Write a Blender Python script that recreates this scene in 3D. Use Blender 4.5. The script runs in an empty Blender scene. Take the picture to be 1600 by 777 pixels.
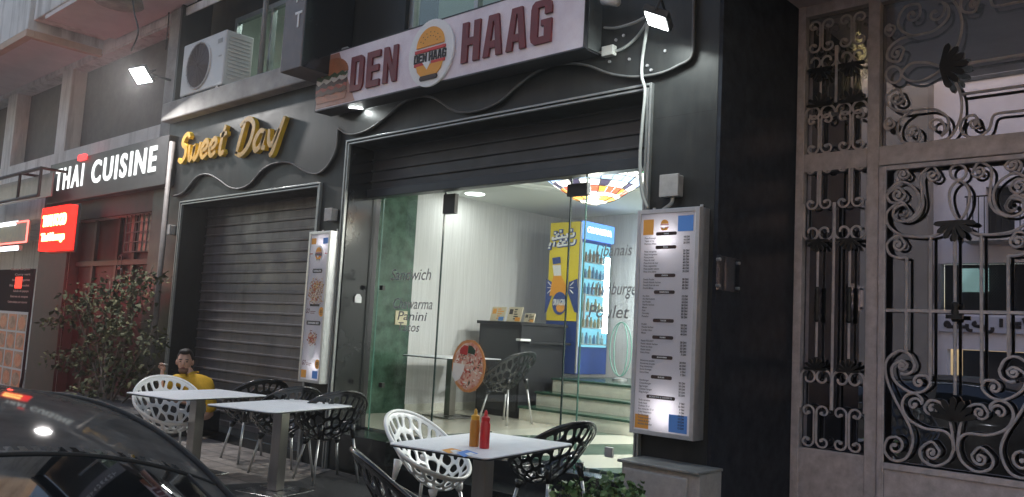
import bpy, math, random
from mathutils import Vector, Matrix
random.seed(7)
PI = math.pi
scene = bpy.context.scene
COL = scene.collection
H = 1.48          # camera height above the pavement

# ------------------------------------------------------------------ camera
YAW, PITCH, ROLL, FPX = math.radians(42.39), math.radians(5.80), math.radians(3.096), 1300.0
fwd = Vector((-math.sin(YAW)*math.cos(PITCH), math.cos(YAW)*math.cos(PITCH), math.sin(PITCH)))
r0 = Vector((math.cos(YAW), math.sin(YAW), 0)); u0 = r0.cross(fwd)
right = math.cos(ROLL)*r0 + math.sin(ROLL)*u0
up = -math.sin(ROLL)*r0 + math.cos(ROLL)*u0
cam_d = bpy.data.cameras.new('camera'); cam = bpy.data.objects.new('camera', cam_d); COL.objects.link(cam)
M = Matrix((right, up, -fwd)).transposed().to_4x4(); M.translation = Vector((0, 0, H))
cam.matrix_world = M
cam_d.sensor_width = 36; cam_d.lens = 36*FPX/1600; cam_d.clip_start = .05; cam_d.clip_end = 500
scene.camera = cam

# ------------------------------------------------------------------ sky, exposure
world = bpy.data.worlds.new('World'); scene.world = world; world.use_nodes = True
wn = world.node_tree; bg = wn.nodes['Background']
sky = wn.nodes.new('ShaderNodeTexSky'); sky.sky_type = 'NISHITA'; sky.sun_disc = False
SUN_EL, SUN_ROT = math.radians(8), math.radians(20)
sky.sun_elevation = SUN_EL; sky.sun_rotation = SUN_ROT
tint = wn.nodes.new('ShaderNodeMix'); tint.data_type = 'RGBA'; tint.blend_type = 'MULTIPLY'; tint.inputs[0].default_value = 1; tint.inputs[7].default_value = (1.0, .89, .90, 1)
wn.links.new(sky.outputs[0], tint.inputs[6]); wn.links.new(tint.outputs[2], bg.inputs[0]); bg.inputs[1].default_value = 0.15
sun_d = bpy.data.lights.new('sun', 'SUN'); sun_d.energy = .02; sun_d.angle = math.radians(15); sun_d.color = (1, .85, .75)
sun = bpy.data.objects.new('sun', sun_d); COL.objects.link(sun)
sd = Vector((math.sin(SUN_ROT)*math.cos(SUN_EL), math.cos(SUN_ROT)*math.cos(SUN_EL), math.sin(SUN_EL)))
sun.rotation_euler = sd.to_track_quat('Z', 'Y').to_euler()
vs = scene.view_settings; vs.view_transform = 'Standard'; vs.look = 'None'; vs.gamma = 1; vs.exposure = 1.6
vs.use_curve_mapping = False
scene.render.engine = 'CYCLES'
cy = scene.cycles; cy.use_denoising = True; cy.max_bounces = 8; cy.transparent_max_bounces = 24
cy.sample_clamp_indirect = 4; cy.caustics_reflective = False; cy.caustics_refractive = False

# ------------------------------------------------------------------ pixel rays of the 1600x777 photograph
def ray(x, y): return fwd*FPX + right*(x-800) - up*(y-388.5)
def at(x, y, Y=None, Z=None, X=None):
    d = ray(x, y)
    t = Y/d.y if Y is not None else ((Z-H)/d.z if Z is not None else X/d.x)
    p = d*t; p.z += H; return p

# ------------------------------------------------------------------ mesh builder
class MB:
    def __init__(s): s.v = []; s.f = []; s.m = []
    def add(s, vs, fs, mi=0):
        n = len(s.v); s.v += [tuple(v) for v in vs]; s.f += [tuple(i+n for i in f) for f in fs]; s.m += [mi]*len(fs); return s
    def box(s, x0, x1, y0, y1, z0, z1, mi=0):
        if x0 > x1: x0, x1 = x1, x0
        if y0 > y1: y0, y1 = y1, y0
        if z0 > z1: z0, z1 = z1, z0
        v = [(x, y, z) for z in (z0, z1) for y in (y0, y1) for x in (x0, x1)]
        return s.add(v, [(0, 2, 3, 1), (4, 5, 7, 6), (0, 1, 5, 4), (2, 6, 7, 3), (0, 4, 6, 2), (1, 3, 7, 5)], mi)
    def prism(s, poly, a, b, axis='y', mi=0):
        """poly of 2D points extruded from a to b along axis (y: points are x,z; z: x,y; x: y,z)"""
        def P(p, t): return {'y': (p[0], t, p[1]), 'z': (p[0], p[1], t), 'x': (t, p[0], p[1])}[axis]
        n = len(poly); v = [P(p, a) for p in poly]+[P(p, b) for p in poly]
        fs = [tuple(range(n)), tuple(range(2*n-1, n-1, -1))]+[(i, i+n, (i+1) % n+n, (i+1) % n) for i in range(n)]
        return s.add(v, fs, mi)
    def tube(s, pts, r, n=8, closed=False, flat=1.0, mi=0):
        pts = [Vector(p) for p in pts]; k = len(pts)
        if k < 2: return s
        rs = r if isinstance(r, (list, tuple)) else [r]*k
        ref = None; rings = []
        for i, p in enumerate(pts):
            a = pts[i-1] if (i > 0 or closed) else p; b = pts[(i+1) % k] if (i < k-1 or closed) else p
            t = (b-a); t = t.normalized() if t.length > 1e-9 else Vector((0, 0, 1))
            if ref is None: ref = Vector((0, 1, 0)) if abs(t.y) < .9 else Vector((1, 0, 0))
            u = (ref-t*ref.dot(t)); u = u.normalized() if u.length > 1e-6 else t.orthogonal().normalized()
            w = t.cross(u); ref = u
            rings.append([p+(u*math.cos(2*PI*j/n)*flat+w*math.sin(2*PI*j/n))*rs[i] for j in range(n)])
        v = [q for R_ in rings for q in R_]; fs = []
        for i in range(k if closed else k-1):
            for j in range(n):
                a = i*n+j; b = i*n+(j+1) % n; c = ((i+1) % k)*n+(j+1) % n; d = ((i+1) % k)*n+j
                fs.append((a, b, c, d))
        if not closed: fs += [tuple(range(n-1, -1, -1)), tuple((k-1)*n+j for j in range(n))]
        return s.add(v, fs, mi)
    def lathe(s, prof, c=(0, 0, 0), n=24, mi=0):
        v = []; fs = []
        for (r, z) in prof:
            for j in range(n): v.append((c[0]+r*math.cos(2*PI*j/n), c[1]+r*math.sin(2*PI*j/n), c[2]+z))
        for i in range(len(prof)-1):
            for j in range(n): fs.append((i*n+j, i*n+(j+1) % n, (i+1)*n+(j+1) % n, (i+1)*n+j))
        fs += [tuple(range(n-1, -1, -1)), tuple((len(prof)-1)*n+j for j in range(n))]
        return s.add(v, fs, mi)
    def xf(s, mat):
        s.v = [tuple(mat @ Vector(v)) for v in s.v]; return s
WPOS = {}
def link(me, name, mats, parent=None, loc=None, smooth=False, bevel=0, kind=None):
    o = bpy.data.objects.new(name, me); COL.objects.link(o)
    if not isinstance(mats, (list, tuple)): mats = [mats]
    for m in mats: me.materials.append(m)
    if smooth:
        me.polygons.foreach_set('use_smooth', [True]*len(me.polygons))
    if bevel:
        b = o.modifiers.new('bevel', 'BEVEL'); b.width = bevel; b.segments = 2; b.limit_method = 'ANGLE'
    w = Vector((0, 0, 0))
    if loc is not None: o.location = loc; w = w+Vector(loc)
    if parent is not None:
        o.parent = parent; o.location = Vector(o.location)-WPOS.get(parent.name, Vector((0, 0, 0)))
    WPOS[o.name] = w
    if kind: o['kind'] = kind
    return o
def build(mb, name, mats, parent=None, smooth=False, bevel=0, kind=None, auto=None):
    me = bpy.data.meshes.new(name); me.from_pydata(mb.v, [], mb.f)
    if mb.m and max(mb.m) > 0: me.polygons.foreach_set('material_index', mb.m)
    me.update()
    import bmesh
    bm = bmesh.new(); bm.from_mesh(me); bmesh.ops.recalc_face_normals(bm, faces=bm.faces); bm.to_mesh(me); bm.free()
    o = link(me, name, mats, parent, None, smooth, bevel, kind)
    if auto and smooth:
        e = o.modifiers.new('edge', 'EDGE_SPLIT'); e.split_angle = math.radians(auto)
    return o
def thing(name, label, cat, loc=(0, 0, 0), group=None):
    o = bpy.data.objects.new(name, None); COL.objects.link(o); o.location = loc; o.empty_display_size = .1
    o['label'] = label; o['category'] = cat
    if group: o['group'] = group
    WPOS[o.name] = Vector(loc); return o
def tag(o, label, cat, group=None):
    o['label'] = label; o['category'] = cat
    if group: o['group'] = group
    return o
def copy_tree(o, parent=None):
    c = o.copy(); COL.objects.link(c)
    if parent is not None: c.parent = parent; c.matrix_parent_inverse = o.matrix_parent_inverse
    for ch in list(o.children): copy_tree(ch, c)
    return c
def catmull(P, k=6, closed=False):
    P = [Vector(p) for p in P]; n = len(P); out = []
    rng = range(n if closed else n-1)
    for i in rng:
        p0 = P[i-1] if (i > 0 or closed) else P[0]*2-P[1]; p1 = P[i]; p2 = P[(i+1) % n]
        p3 = P[(i+2) % n] if (i+2 < n or closed) else P[-1]*2-P[-2]
        for j in range(k):
            t = j/k
            out.append(.5*((2*p1)+(p2-p0)*t+(2*p0-5*p1+4*p2-p3)*t*t+(3*p1-p0-3*p2+p3)*t**3))
    if not closed: out.append(P[-1])
    return out
def rot_to(a, b):  # quaternion taking z axis to b-a
    return (Vector(b)-Vector(a)).to_track_quat('Z', 'Y')

# ------------------------------------------------------------------ materials
def mat(name, col, rough=.5, metal=0, var=0, scale=4, bump=0, bscale=40, coat=0, emit=None, es=0, spec=.5, alpha=None, rvar=0, col2=None, stretch=None, cobj=True):
    m = bpy.data.materials.new(name); m.use_nodes = True; nt = m.node_tree; b = nt.nodes['Principled BSDF']
    b.inputs['Base Color'].default_value = (*col, 1); b.inputs['Roughness'].default_value = rough
    b.inputs['Metallic'].default_value = metal; b.inputs['Coat Weight'].default_value = coat
    b.inputs['Specular IOR Level'].default_value = spec
    if emit: b.inputs['Emission Color'].default_value = (*emit, 1); b.inputs['Emission Strength'].default_value = es
    tc = None
    if var or bump or rvar or col2:
        tc = nt.nodes.new('ShaderNodeTexCoord'); src = tc.outputs['Object']
        if stretch:
            mp = nt.nodes.new('ShaderNodeMapping'); mp.inputs['Scale'].default_value = stretch; nt.links.new(src, mp.inputs[0]); src = mp.outputs[0]
    if var or col2:
        n = nt.nodes.new('ShaderNodeTexNoise'); n.inputs['Scale'].default_value = scale; n.inputs['Detail'].default_value = 8; n.inputs['Roughness'].default_value = .65
        nt.links.new(src, n.inputs[0])
        r = nt.nodes.new('ShaderNodeValToRGB'); r.color_ramp.elements[0].position = .3; r.color_ramp.elements[1].position = .7
        c2 = col2 or tuple(min(1, c*(1+var)) for c in col); c1 = tuple(c*(1-var) for c in col) if not col2 else col
        r.color_ramp.elements[0].color = (*c1, 1); r.color_ramp.elements[1].color = (*c2, 1)
        nt.links.new(n.outputs[0], r.inputs[0]); nt.links.new(r.outputs[0], b.inputs['Base Color'])
    if rvar:
        n = nt.nodes.new('ShaderNodeTexNoise'); n.inputs['Scale'].default_value = scale*1.7; n.inputs['Detail'].default_value = 9
        nt.links.new(src, n.inputs[0]); mr = nt.nodes.new('ShaderNodeMapRange'); mr.inputs[1].default_value = .3; mr.inputs[2].default_value = .7
        mr.inputs[3].default_value = max(.02, rough-rvar); mr.inputs[4].default_value = min(1, rough+rvar)
        nt.links.new(n.outputs[0], mr.inputs[0]); nt.links.new(mr.outputs[0], b.inputs['Roughness'])
    if bump:
        n = nt.nodes.new('ShaderNodeTexNoise'); n.inputs['Scale'].default_value = bscale; n.inputs['Detail'].default_value = 6
        nt.links.new(src, n.inputs[0]); bp = nt.nodes.new('ShaderNodeBump'); bp.inputs['Strength'].default_value = bump; bp.inputs['Distance'].default_value = .01
        nt.links.new(n.outputs[0], bp.inputs['Height']); nt.links.new(bp.outputs[0], b.inputs['Normal'])
    return m
def emat(name, col, s):
    m = bpy.data.materials.new(name); m.use_nodes = True; nt = m.node_tree; nt.nodes.clear()
    e = nt.nodes.new('ShaderNodeEmission'); e.inputs[0].default_value = (*col, 1); e.inputs[1].default_value = s
    o = nt.nodes.new('ShaderNodeOutputMaterial'); nt.links.new(e.outputs[0], o.inputs[0]); return m
def glassmat(name, tint, refl, rough=0.0, gcol=(1, 1, 1)):
    m = bpy.data.materials.new(name); m.use_nodes = True; nt = m.node_tree; nt.nodes.clear()
    t = nt.nodes.new('ShaderNodeBsdfTransparent'); t.inputs[0].default_value = (*tint, 1)
    g = nt.nodes.new('ShaderNodeBsdfGlossy'); g.inputs['Roughness'].default_value = rough; g.inputs[0].default_value = (*gcol, 1)
    lw = nt.nodes.new('ShaderNodeLayerWeight'); pw = nt.nodes.new('ShaderNodeMath'); pw.operation = 'POWER'; pw.inputs[1].default_value = 5
    nt.links.new(lw.outputs['Facing'], pw.inputs[0])
    ad = nt.nodes.new('ShaderNodeMath'); ad.operation = 'ADD'; ad.inputs[1].default_value = refl; ad.use_clamp = True
    nt.links.new(pw.outputs[0], ad.inputs[0])
    mx = nt.nodes.new('ShaderNodeMixShader'); nt.links.new(ad.outputs[0], mx.inputs[0]); nt.links.new(t.outputs[0], mx.inputs[1]); nt.links.new(g.outputs[0], mx.inputs[2])
    o = nt.nodes.new('ShaderNodeOutputMaterial'); nt.links.new(mx.outputs[0], o.inputs[0]); return m
def tilemat(name, c1, c2, mortar, bw, bh, ms=.01, rough=.4, axes='xz', var=.3, bump=.3, offset=.5, spec=.5, vscale=3):
    m = bpy.data.materials.new(name); m.use_nodes = True; nt = m.node_tree; b = nt.nodes['Principled BSDF']
    g = nt.nodes.new('ShaderNodeNewGeometry'); sp = nt.nodes.new('ShaderNodeSeparateXYZ'); nt.links.new(g.outputs['Position'], sp.inputs[0])
    cb = nt.nodes.new('ShaderNodeCombineXYZ')
    nt.links.new(sp.outputs['XYZ'.index(axes[0].upper())], cb.inputs[0]); nt.links.new(sp.outputs['XYZ'.index(axes[1].upper())], cb.inputs[1])
    br = nt.nodes.new('ShaderNodeTexBrick'); br.inputs['Scale'].default_value = 1; br.inputs['Brick Width'].default_value = bw; br.inputs['Row Height'].default_value = bh
    br.inputs['Mortar Size'].default_value = ms; br.offset = offset; br.inputs['Color1'].default_value = (*c1, 1); br.inputs['Color2'].default_value = (*c2, 1); br.inputs['Mortar'].default_value = (*mortar, 1)
    nt.links.new(cb.outputs[0], br.inputs[0])
    n = nt.nodes.new('ShaderNodeTexNoise'); n.inputs['Scale'].default_value = vscale; n.inputs['Detail'].default_value = 9; n.inputs['Roughness'].default_value = .7; nt.links.new(g.outputs['Position'], n.inputs[0])
    mr = nt.nodes.new('ShaderNodeMapRange'); mr.inputs[1].default_value = .3; mr.inputs[2].default_value = .7; mr.inputs[3].default_value = 1-var; mr.inputs[4].default_value = 1+var
    nt.links.new(n.outputs[0], mr.inputs[0])
    mx = nt.nodes.new('ShaderNodeMix'); mx.data_type = 'RGBA'; mx.blend_type = 'MULTIPLY'; mx.inputs[0].default_value = 1
    nt.links.new(br.outputs[0], mx.inputs[6]); nt.links.new(mr.outputs[0], mx.inputs[7]); nt.links.new(mx.outputs[2], b.inputs['Base Color'])
    r2 = nt.nodes.new('ShaderNodeMapRange'); r2.inputs[1].default_value = .3; r2.inputs[2].default_value = .7; r2.inputs[3].default_value = max(.03, rough-.12); r2.inputs[4].default_value = rough+.15
    nt.links.new(n.outputs[0], r2.inputs[0]); nt.links.new(r2.outputs[0], b.inputs['Roughness'])
    b.inputs['Specular IOR Level'].default_value = spec
    bp = nt.nodes.new('ShaderNodeBump'); bp.inputs['Strength'].default_value = bump; bp.inputs['Distance'].default_value = .006; bp.invert = True
    nt.links.new(br.outputs['Fac'], bp.inputs['Height']); nt.links.new(bp.outputs[0], b.inputs['Normal'])
    return m

m_clad = tilemat('black_cladding', (.020, .021, .021), (.0175, .0185, .019), (.010, .010, .010), 1.22, 1.05, .003, .42, 'xz', .35, .2, 0, spec=.35, vscale=2.2)
m_clad_gloss = mat('polished_black_stone', (.012, .013, .015), .14, 0, .3, 2)
m_step = mat('black_step_stone', (.014, .016, .016), .18, 0, .4, 5)
m_trim = mat('grey_aluminium_trim', (.30, .31, .31), .35, .6, .15, 12)
m_wave = mat('dark_trim_strip', (.11, .11, .11), .6, 0, .2, 10)
m_shutter = mat('steel_shutter', (.135, .125, .13), .42, .35, .18, 3, rvar=.1, bump=.04, bscale=30)
m_shutter2 = mat('dark_painted_shutter', (.050, .052, .056), .45, .2, .2, 3, rvar=.1)
m_paver = tilemat('pavement_tiles', (.27, .235, .21), (.22, .195, .18), (.11, .10, .095), .30, .30, .010, .62, 'xy', .65, .5, 0, vscale=3.2)
m_mat = mat('rubber_matting', (.022, .022, .024), .85, 0, .3, 30, bump=.5, bscale=180)
m_road = mat('asphalt', (.05, .05, .052), .8, 0, .3, 20, bump=.5, bscale=150)
m_kerb = mat('kerb_stone', (.28, .27, .26), .8, 0, .25, 8, bump=.3)
m_white = mat('white_plaster', (.68, .655, .63), .85, 0, .14, 1.3, bump=.12, bscale=25)
def streaks(m, dark, amount, sc=(3, 3, .25)):
    nt = m.node_tree; b = nt.nodes['Principled BSDF']; lk = b.inputs['Base Color'].links
    g = nt.nodes.new('ShaderNodeNewGeometry'); mp = nt.nodes.new('ShaderNodeMapping'); mp.inputs['Scale'].default_value = sc; nt.links.new(g.outputs['Position'], mp.inputs[0])
    n = nt.nodes.new('ShaderNodeTexNoise'); n.inputs['Scale'].default_value = 1.6; n.inputs['Detail'].default_value = 8; n.inputs['Roughness'].default_value = .7; nt.links.new(mp.outputs[0], n.inputs[0])
    r = nt.nodes.new('ShaderNodeMapRange'); r.inputs[1].default_value = .48; r.inputs[2].default_value = .72; r.inputs[3].default_value = 0; r.inputs[4].default_value = amount; nt.links.new(n.outputs[0], r.inputs[0])
    mx = nt.nodes.new('ShaderNodeMix'); mx.data_type = 'RGBA'; nt.links.new(r.outputs[0], mx.inputs[0])
    if lk: nt.links.new(lk[0].from_socket, mx.inputs[6])
    else: mx.inputs[6].default_value = b.inputs['Base Color'].default_value
    mx.inputs[7].default_value = (*dark, 1); nt.links.new(mx.outputs[2], b.inputs['Base Color'])
m_concrete = mat('stained_concrete', (.30, .295, .285), .85, 0, .35, 2.5, bump=.2)
m_soffit = mat('warm_soffit_plaster', (.66, .59, .58), .85, 0, .1, 2)
m_gateiron = mat('greige_painted_iron', (.51, .47, .485), .55, 0, .22, 14, bump=.15, bscale=60)
m_blackiron = mat('black_painted_iron', (.012, .012, .012), .45)
m_gold = mat('yellow_letter_face', (.80, .54, .03), .35, 0, .2, 6)
m_goldside = mat('brass_letter_front', (.52, .30, .05), .6, 0, .4, 8)
m_ac = mat('cream_ac_enamel', (.62, .61, .60), .35, 0, .08, 3)
m_acgrille = mat('fan_grille_grey', (.20, .18, .18), .5, .2)
m_dark = mat('dark_plastic', (.02, .02, .022), .5)
m_box = mat('grey_plastic_box', (.36, .35, .34), .5, 0, .15, 20, bump=.05)
m_cable = mat('white_cable', (.34, .35, .34), .6)
m_alu = mat('brushed_aluminium', (.52, .52, .53), .33, .7, .08, 20)
m_steel = mat('stainless_steel', (.36, .34, .32), .30, .9, .12, 10, stretch=(1, 1, .1))
m_basesteel = mat('steel_base_plate', (.24, .24, .235), .25, .9, .2, 5, rvar=.1)
m_tabletop = mat('white_laminate', (.78, .80, .84), .35, 0, .03, 6)
m_tedge = mat('black_laminate_edge', (.02, .02, .02), .5)
m_chairw = mat('white_chair_plastic', (.80, .80, .79), .30, 0, .03, 8)
m_chairb = mat('black_chair_plastic', (.014, .015, .017), .22, 0, .2, 8, coat=.4)
m_legmetal = mat('aluminium_leg', (.50, .50, .50), .35, .75, .1, 20)
m_text = mat('dark_print', (.03, .025, .025), .6)
m_grtext = mat('grey_print', (.20, .19, .20), .6)
m_pill = mat('brown_label', (.035, .015, .012), .5)
m_whitetext = mat('white_print', (.8, .8, .8), .6)
m_orange = mat('orange_print', (.80, .36, .06), .6)
m_blue = mat('blue_print', (.10, .27, .68), .6)
m_maroon = mat('maroon_letters', (.16, .018, .022), .45, 0, .15, 9)
m_red = mat('red_paint', (.55, .03, .025), .45)
m_marble = mat('green_marble', (.010, .038, .022), .18, col2=(.09, .17, .12), scale=7, rvar=.06)
m_inwall = mat('striped_wallpaper', (.54, .54, .54), .7, col2=(.72, .72, .72), scale=3.5, stretch=(18, 18, .35))
m_incell = mat('interior_ceiling_paint', (.72, .74, .72), .8)
m_floor_in = None
m_counter = mat('black_counter_laminate', (.010, .010, .012), .5, 0, .2, 5)
m_yellow = mat('fridge_yellow', (.78, .62, .03), .4)
m_fblue = mat('fridge_blue', (.025, .06, .24), .35)
m_tread = mat('green_marble_tread', (.035, .08, .055), .2, 0, .5, 9)
m_riser = mat('cream_riser', (.70, .70, .62), .5, 0, .12, 6)
m_leafmats = [mat('leaf_dark', (.055, .062, .035), .75, 0, .3, 5, spec=.2), mat('leaf_mid', (.10, .105, .06), .75, 0, .3, 5, spec=.2), mat('leaf_pale', (.17, .17, .09), .7, 0, .3, 5, spec=.2)]
m_bark = mat('grey_bark', (.14, .11, .09), .9, 0, .3, 20, bump=.4)
m_carpaint = mat('dusty_charcoal_car_paint', (.10, .092, .085), .8, 0, .35, 6, coat=.34, spec=.0)
m_carpaint.node_tree.nodes['Principled BSDF'].inputs['Coat Roughness'].default_value = .06
m_carpaint.node_tree.nodes['Principled BSDF'].inputs['Coat IOR'].default_value = 1.28
m_carglass = mat('dark_car_glass', (.008, .009, .010), .04, 0, spec=.8, coat=.6)
m_rubber = mat('tyre_rubber', (.02, .02, .02), .8)
m_darkred = mat('oxblood_panelling', (.05, .010, .010), .6, 0, .35, 4)
m_thaiboard = mat('charcoal_sign_board', (.05, .048, .05), .5, 0, .2, 4)
m_glassdoor = glassmat('shop_glass', (.90, .925, .915), .022)
m_gateglass = glassmat('tinted_gate_glass', (.34, .34, .33), .70, gcol=(.64, .64, .74))
m_upglass = glassmat('upper_window_glass', (.85, .9, .88), .05)
m_winroom = mat('upstairs_wall', (.55, .58, .54), .8)

streaks(m_white, (.25, .22, .20), .75); streaks(m_clad, (.055, .054, .05), .30, (5, 5, .6)); streaks(m_shutter, (.05, .045, .042), .6, (4, 4, .5)); streaks(m_gateiron, (.28, .25, .24), .35, (9, 9, 3))
streaks(m_paver, (.07, .06, .055), .45, (2.2, 2.2, 1)); streaks(m_tabletop, (.55, .55, .56), .35, (7, 7, 1))
# ------------------------------------------------------------------ text
def glyphs(body, offset=0.0, res=6):
    cu = bpy.data.curves.new('t', 'FONT'); cu.body = body; cu.size = 1; cu.extrude = .5; cu.offset = offset; cu.resolution_u = res
    o = bpy.data.objects.new('t', cu); COL.objects.link(o)
    dg = bpy.context.evaluated_depsgraph_get(); dg.update()
    me = bpy.data.meshes.new_from_object(o.evaluated_get(dg)); bpy.data.objects.remove(o); bpy.data.curves.remove(cu)
    v = [tuple(q.co) for q in me.vertices]; f = [tuple(p.vertices) for p in me.polygons]; bpy.data.meshes.remove(me)
    return v, f
def text_on(mb, body, x0, x1, z0, z1, Y, depth=.004, offset=0.0, shear=0, keep=False, mi=0, align='l', xdir=1):
    """text standing in the plane Y, reading along +X (xdir=1), between x0..x1 and z0..z1"""
    v, f = glyphs(body, offset)
    if not v: return mb
    ax = min(q[0] for q in v); bx = max(q[0] for q in v); ay = min(q[1] for q in v); by = max(q[1] for q in v)
    w = x1-x0; h = z1-z0; sz = h/max(by-ay, 1e-4); sx = w/max(bx-ax, 1e-4)
    if keep: # keep = natural proportions with cap height 0.73
        sz = h/.73; sx = sz*.95; ay = 0
        if (bx-ax)*sx > w: sx = w/(bx-ax)
        if align == 'r': x0 = x1-(bx-ax)*sx
        if align == 'c': x0 = (x0+x1)/2-(bx-ax)*sx/2
    out = []
    for q in v:
        zz = z0+(q[1]-ay)*sz; xx = (q[0]-ax)*sx+shear*(q[1]-ay)*sz
        out.append((x0+xx if xdir > 0 else x1-xx, Y-(q[2]+.5)*depth*xdir, zz))
    return mb.add(out, f, mi)

BLK = {  # heavy condensed capitals as polygons in a unit box
 'D': [[(0, 0), (.34, 0), (.34, 1), (0, 1)], [(.34, .84), (.66, .84), (.66, 1), (.34, 1)], [(.34, 0), (.66, 0), (.66, .16), (.34, .16)], [(.66, 0), (.80, .0), (.95, .07), (1, .18), (1, .82), (.95, .93), (.80, 1), (.66, 1)]],
 'E': [[(0, 0), (.38, 0), (.38, 1), (0, 1)], [(.38, .82), (1, .82), (1, 1), (.38, 1)], [(.38, .42), (.92, .42), (.92, .60), (.38, .60)], [(.38, 0), (1, 0), (1, .18), (.38, .18)]],
 'N': [[(0, 0), (.31, 0), (.31, 1), (0, 1)], [(.69, 0), (1, 0), (1, 1), (.69, 1)], [(.31, 1), (.31, .58), (.69, .0), (.69, .42)]],
 'H': [[(0, 0), (.34, 0), (.34, 1), (0, 1)], [(.66, 0), (1, 0), (1, 1), (.66, 1)], [(.34, .42), (.66, .42), (.66, .60), (.34, .60)]],
 'A': [[(0, 0), (.31, 0), (.47, .86), (.47, 1), (.24, 1)], [(.69, 0), (1, 0), (.76, 1), (.53, 1), (.53, .86)], [(.355, .20), (.645, .20), (.62, .37), (.38, .37)], [(.47, .84), (.53, .84), (.53, 1), (.47, 1)]],
 'G': [[(0, .18), (.05, .07), (.2, 0), (.34, 0), (.34, 1), (.2, 1), (.05, .93), (0, .82)], [(.34, .84), (.66, .84), (.66, 1), (.34, 1)], [(.66, .66), (1, .66), (1, .82), (.95, .93), (.8, 1), (.66, 1)], [(.34, 0), (.66, 0), (.66, .16), (.34, .16)], [(.66, 0), (1, 0), (1, .54), (.66, .54)], [(.5, .40), (.66, .40), (.66, .54), (.5, .54)]]}
def block(mb, ch, x0, w, z0, h, Y, d):
    for poly in BLK[ch]: mb.prism([(x0+a*w, z0+b*h) for a, b in poly], Y, Y-d, 'y')
    return mb
def block_word(word, x0, x1, z0, z1, Y, d, gap=.25):
    ws = [.3 if ch == ' ' else 1 for ch in word]; w = (x1-x0)/(sum(ws)+gap*(len(word)-1)); out = []; x = x0
    for f_, ch in zip(ws, word):
        if ch != ' ': out.append(block(MB(), ch, x, w, z0, z1-z0, Y, d))
        x += w*(f_+gap)
    return out
# =================================================================== GROUND
FY = 5.25          # plane of the shop fronts
GLY = 5.66         # plane of the shop glass
FZ = .40           # floor level inside
build(MB().add([(-60, -36, -.155), (36, -36, -.155), (36, 36, -.155), (-60, 36, -.155)], [(0, 1, 2, 3)]), 'ground', m_road, kind='structure')
build(MB().box(-40, 12, -7.0, 1.74, -.152, -.15), 'road', m_road, kind='structure')
build(MB().box(-40, 12, 1.90, 6.6, -.15, 0), 'pavement', m_paver, kind='structure')
build(MB().box(-40, 12, 1.745, 1.895, -.15, .004), 'kerb', m_kerb, kind='structure', bevel=.01)
build(MB().box(-40, 12, -9.0, -7.0, -.15, 0), 'far_pavement', m_paver, kind='structure')
p1 = at(461, 753, Z=0); p2 = at(497, 738, Z=0)
mm = MB().prism([(p1.x-.5, 2.6), (p1.x+.02, p1.y), (p2.x, 5.2), (-3.5, 5.2), (-3.5, 2.6)], .004, .012, 'z')
tag(build(mm, 'floor_mat', m_mat), 'black rubber matting laid under the tables before the glass entrance', 'mat')

# =================================================================== SHOP BUILDING
SDX0, SDX1, SDZ = -10.86, -7.705, 2.965
DHX0, DHX1, DHZ = -7.19, -3.465, 3.38
PX1 = -2.879
CX = -11.5
bld = thing('shop_building', 'black clad building holding the shuttered shop and the lit glass fronted shop', 'building', (-7, FY, 0))
wl = at(369, 30, Y=FY); WZT = 5.75; WZ0 = 4.30
W1 = (wl.x, at(472, 60, Y=FY).x+.1, WZ0, wl.z)
W2 = (at(632, 40, Y=FY).x, -3.75, WZ0, 6.4)
def holed(mb, X0, X1, Z0, Z1, Y0, Y1, holes):
    xs = sorted({X0, X1, *[h[0] for h in holes], *[h[1] for h in holes]}); zs = sorted({Z0, Z1, *[h[2] for h in holes], *[h[3] for h in holes]})
    def solid(i, j):
        if i < 0 or j < 0 or i >= len(xs)-1 or j >= len(zs)-1: return False
        cx = (xs[i]+xs[i+1])/2; cz = (zs[j]+zs[j+1])/2
        return not any(h[0] < cx < h[1] and h[2] < cz < h[3] for h in holes)
    for i in range(len(xs)-1):
        for j in range(len(zs)-1):
            if not solid(i, j): continue
            a, b, c, d = xs[i], xs[i+1], zs[j], zs[j+1]
            mb.add([(a, Y0, c), (b, Y0, c), (b, Y0, d), (a, Y0, d)], [(0, 1, 2, 3)]); mb.add([(a, Y1, c), (b, Y1, c), (b, Y1, d), (a, Y1, d)], [(3, 2, 1, 0)])
            if not solid(i-1, j): mb.add([(a, Y0, c), (a, Y1, c), (a, Y1, d), (a, Y0, d)], [(0, 3, 2, 1)])
            if not solid(i+1, j): mb.add([(b, Y0, c), (b, Y1, c), (b, Y1, d), (b, Y0, d)], [(0, 1, 2, 3)])
            if not solid(i, j-1): mb.add([(a, Y0, c), (b, Y0, c), (b, Y1, c), (a, Y1, c)], [(0, 3, 2, 1)])
            if not solid(i, j+1): mb.add([(a, Y0, d), (b, Y0, d), (b, Y1, d), (a, Y1, d)], [(0, 1, 2, 3)])
    return mb
LZ0, LZ1 = 4.17, 4.43
RX1_ = -8.05
wallm = holed(MB(), CX, PX1, 0, 9.5, FY, FY+.45, [(SDX0, SDX1, 0, SDZ), (DHX0, DHX1, 0, DHZ), (CX+.05, RX1_, LZ1-.02, 9.3), W2])
RYW = FY+.62
wl = at(369, 30, Y=RYW); W1 = (wl.x, at(466, 60, Y=RYW).x+.35, LZ1+.12, wl.z)
build(holed(MB(), CX-.3, RX1_+.3, 4.0, 9.5, RYW, RYW+.12, [W1]), 'recessed_wall', m_clad, bld)
build(wallm, 'facade_wall', m_clad, bld)
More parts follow.
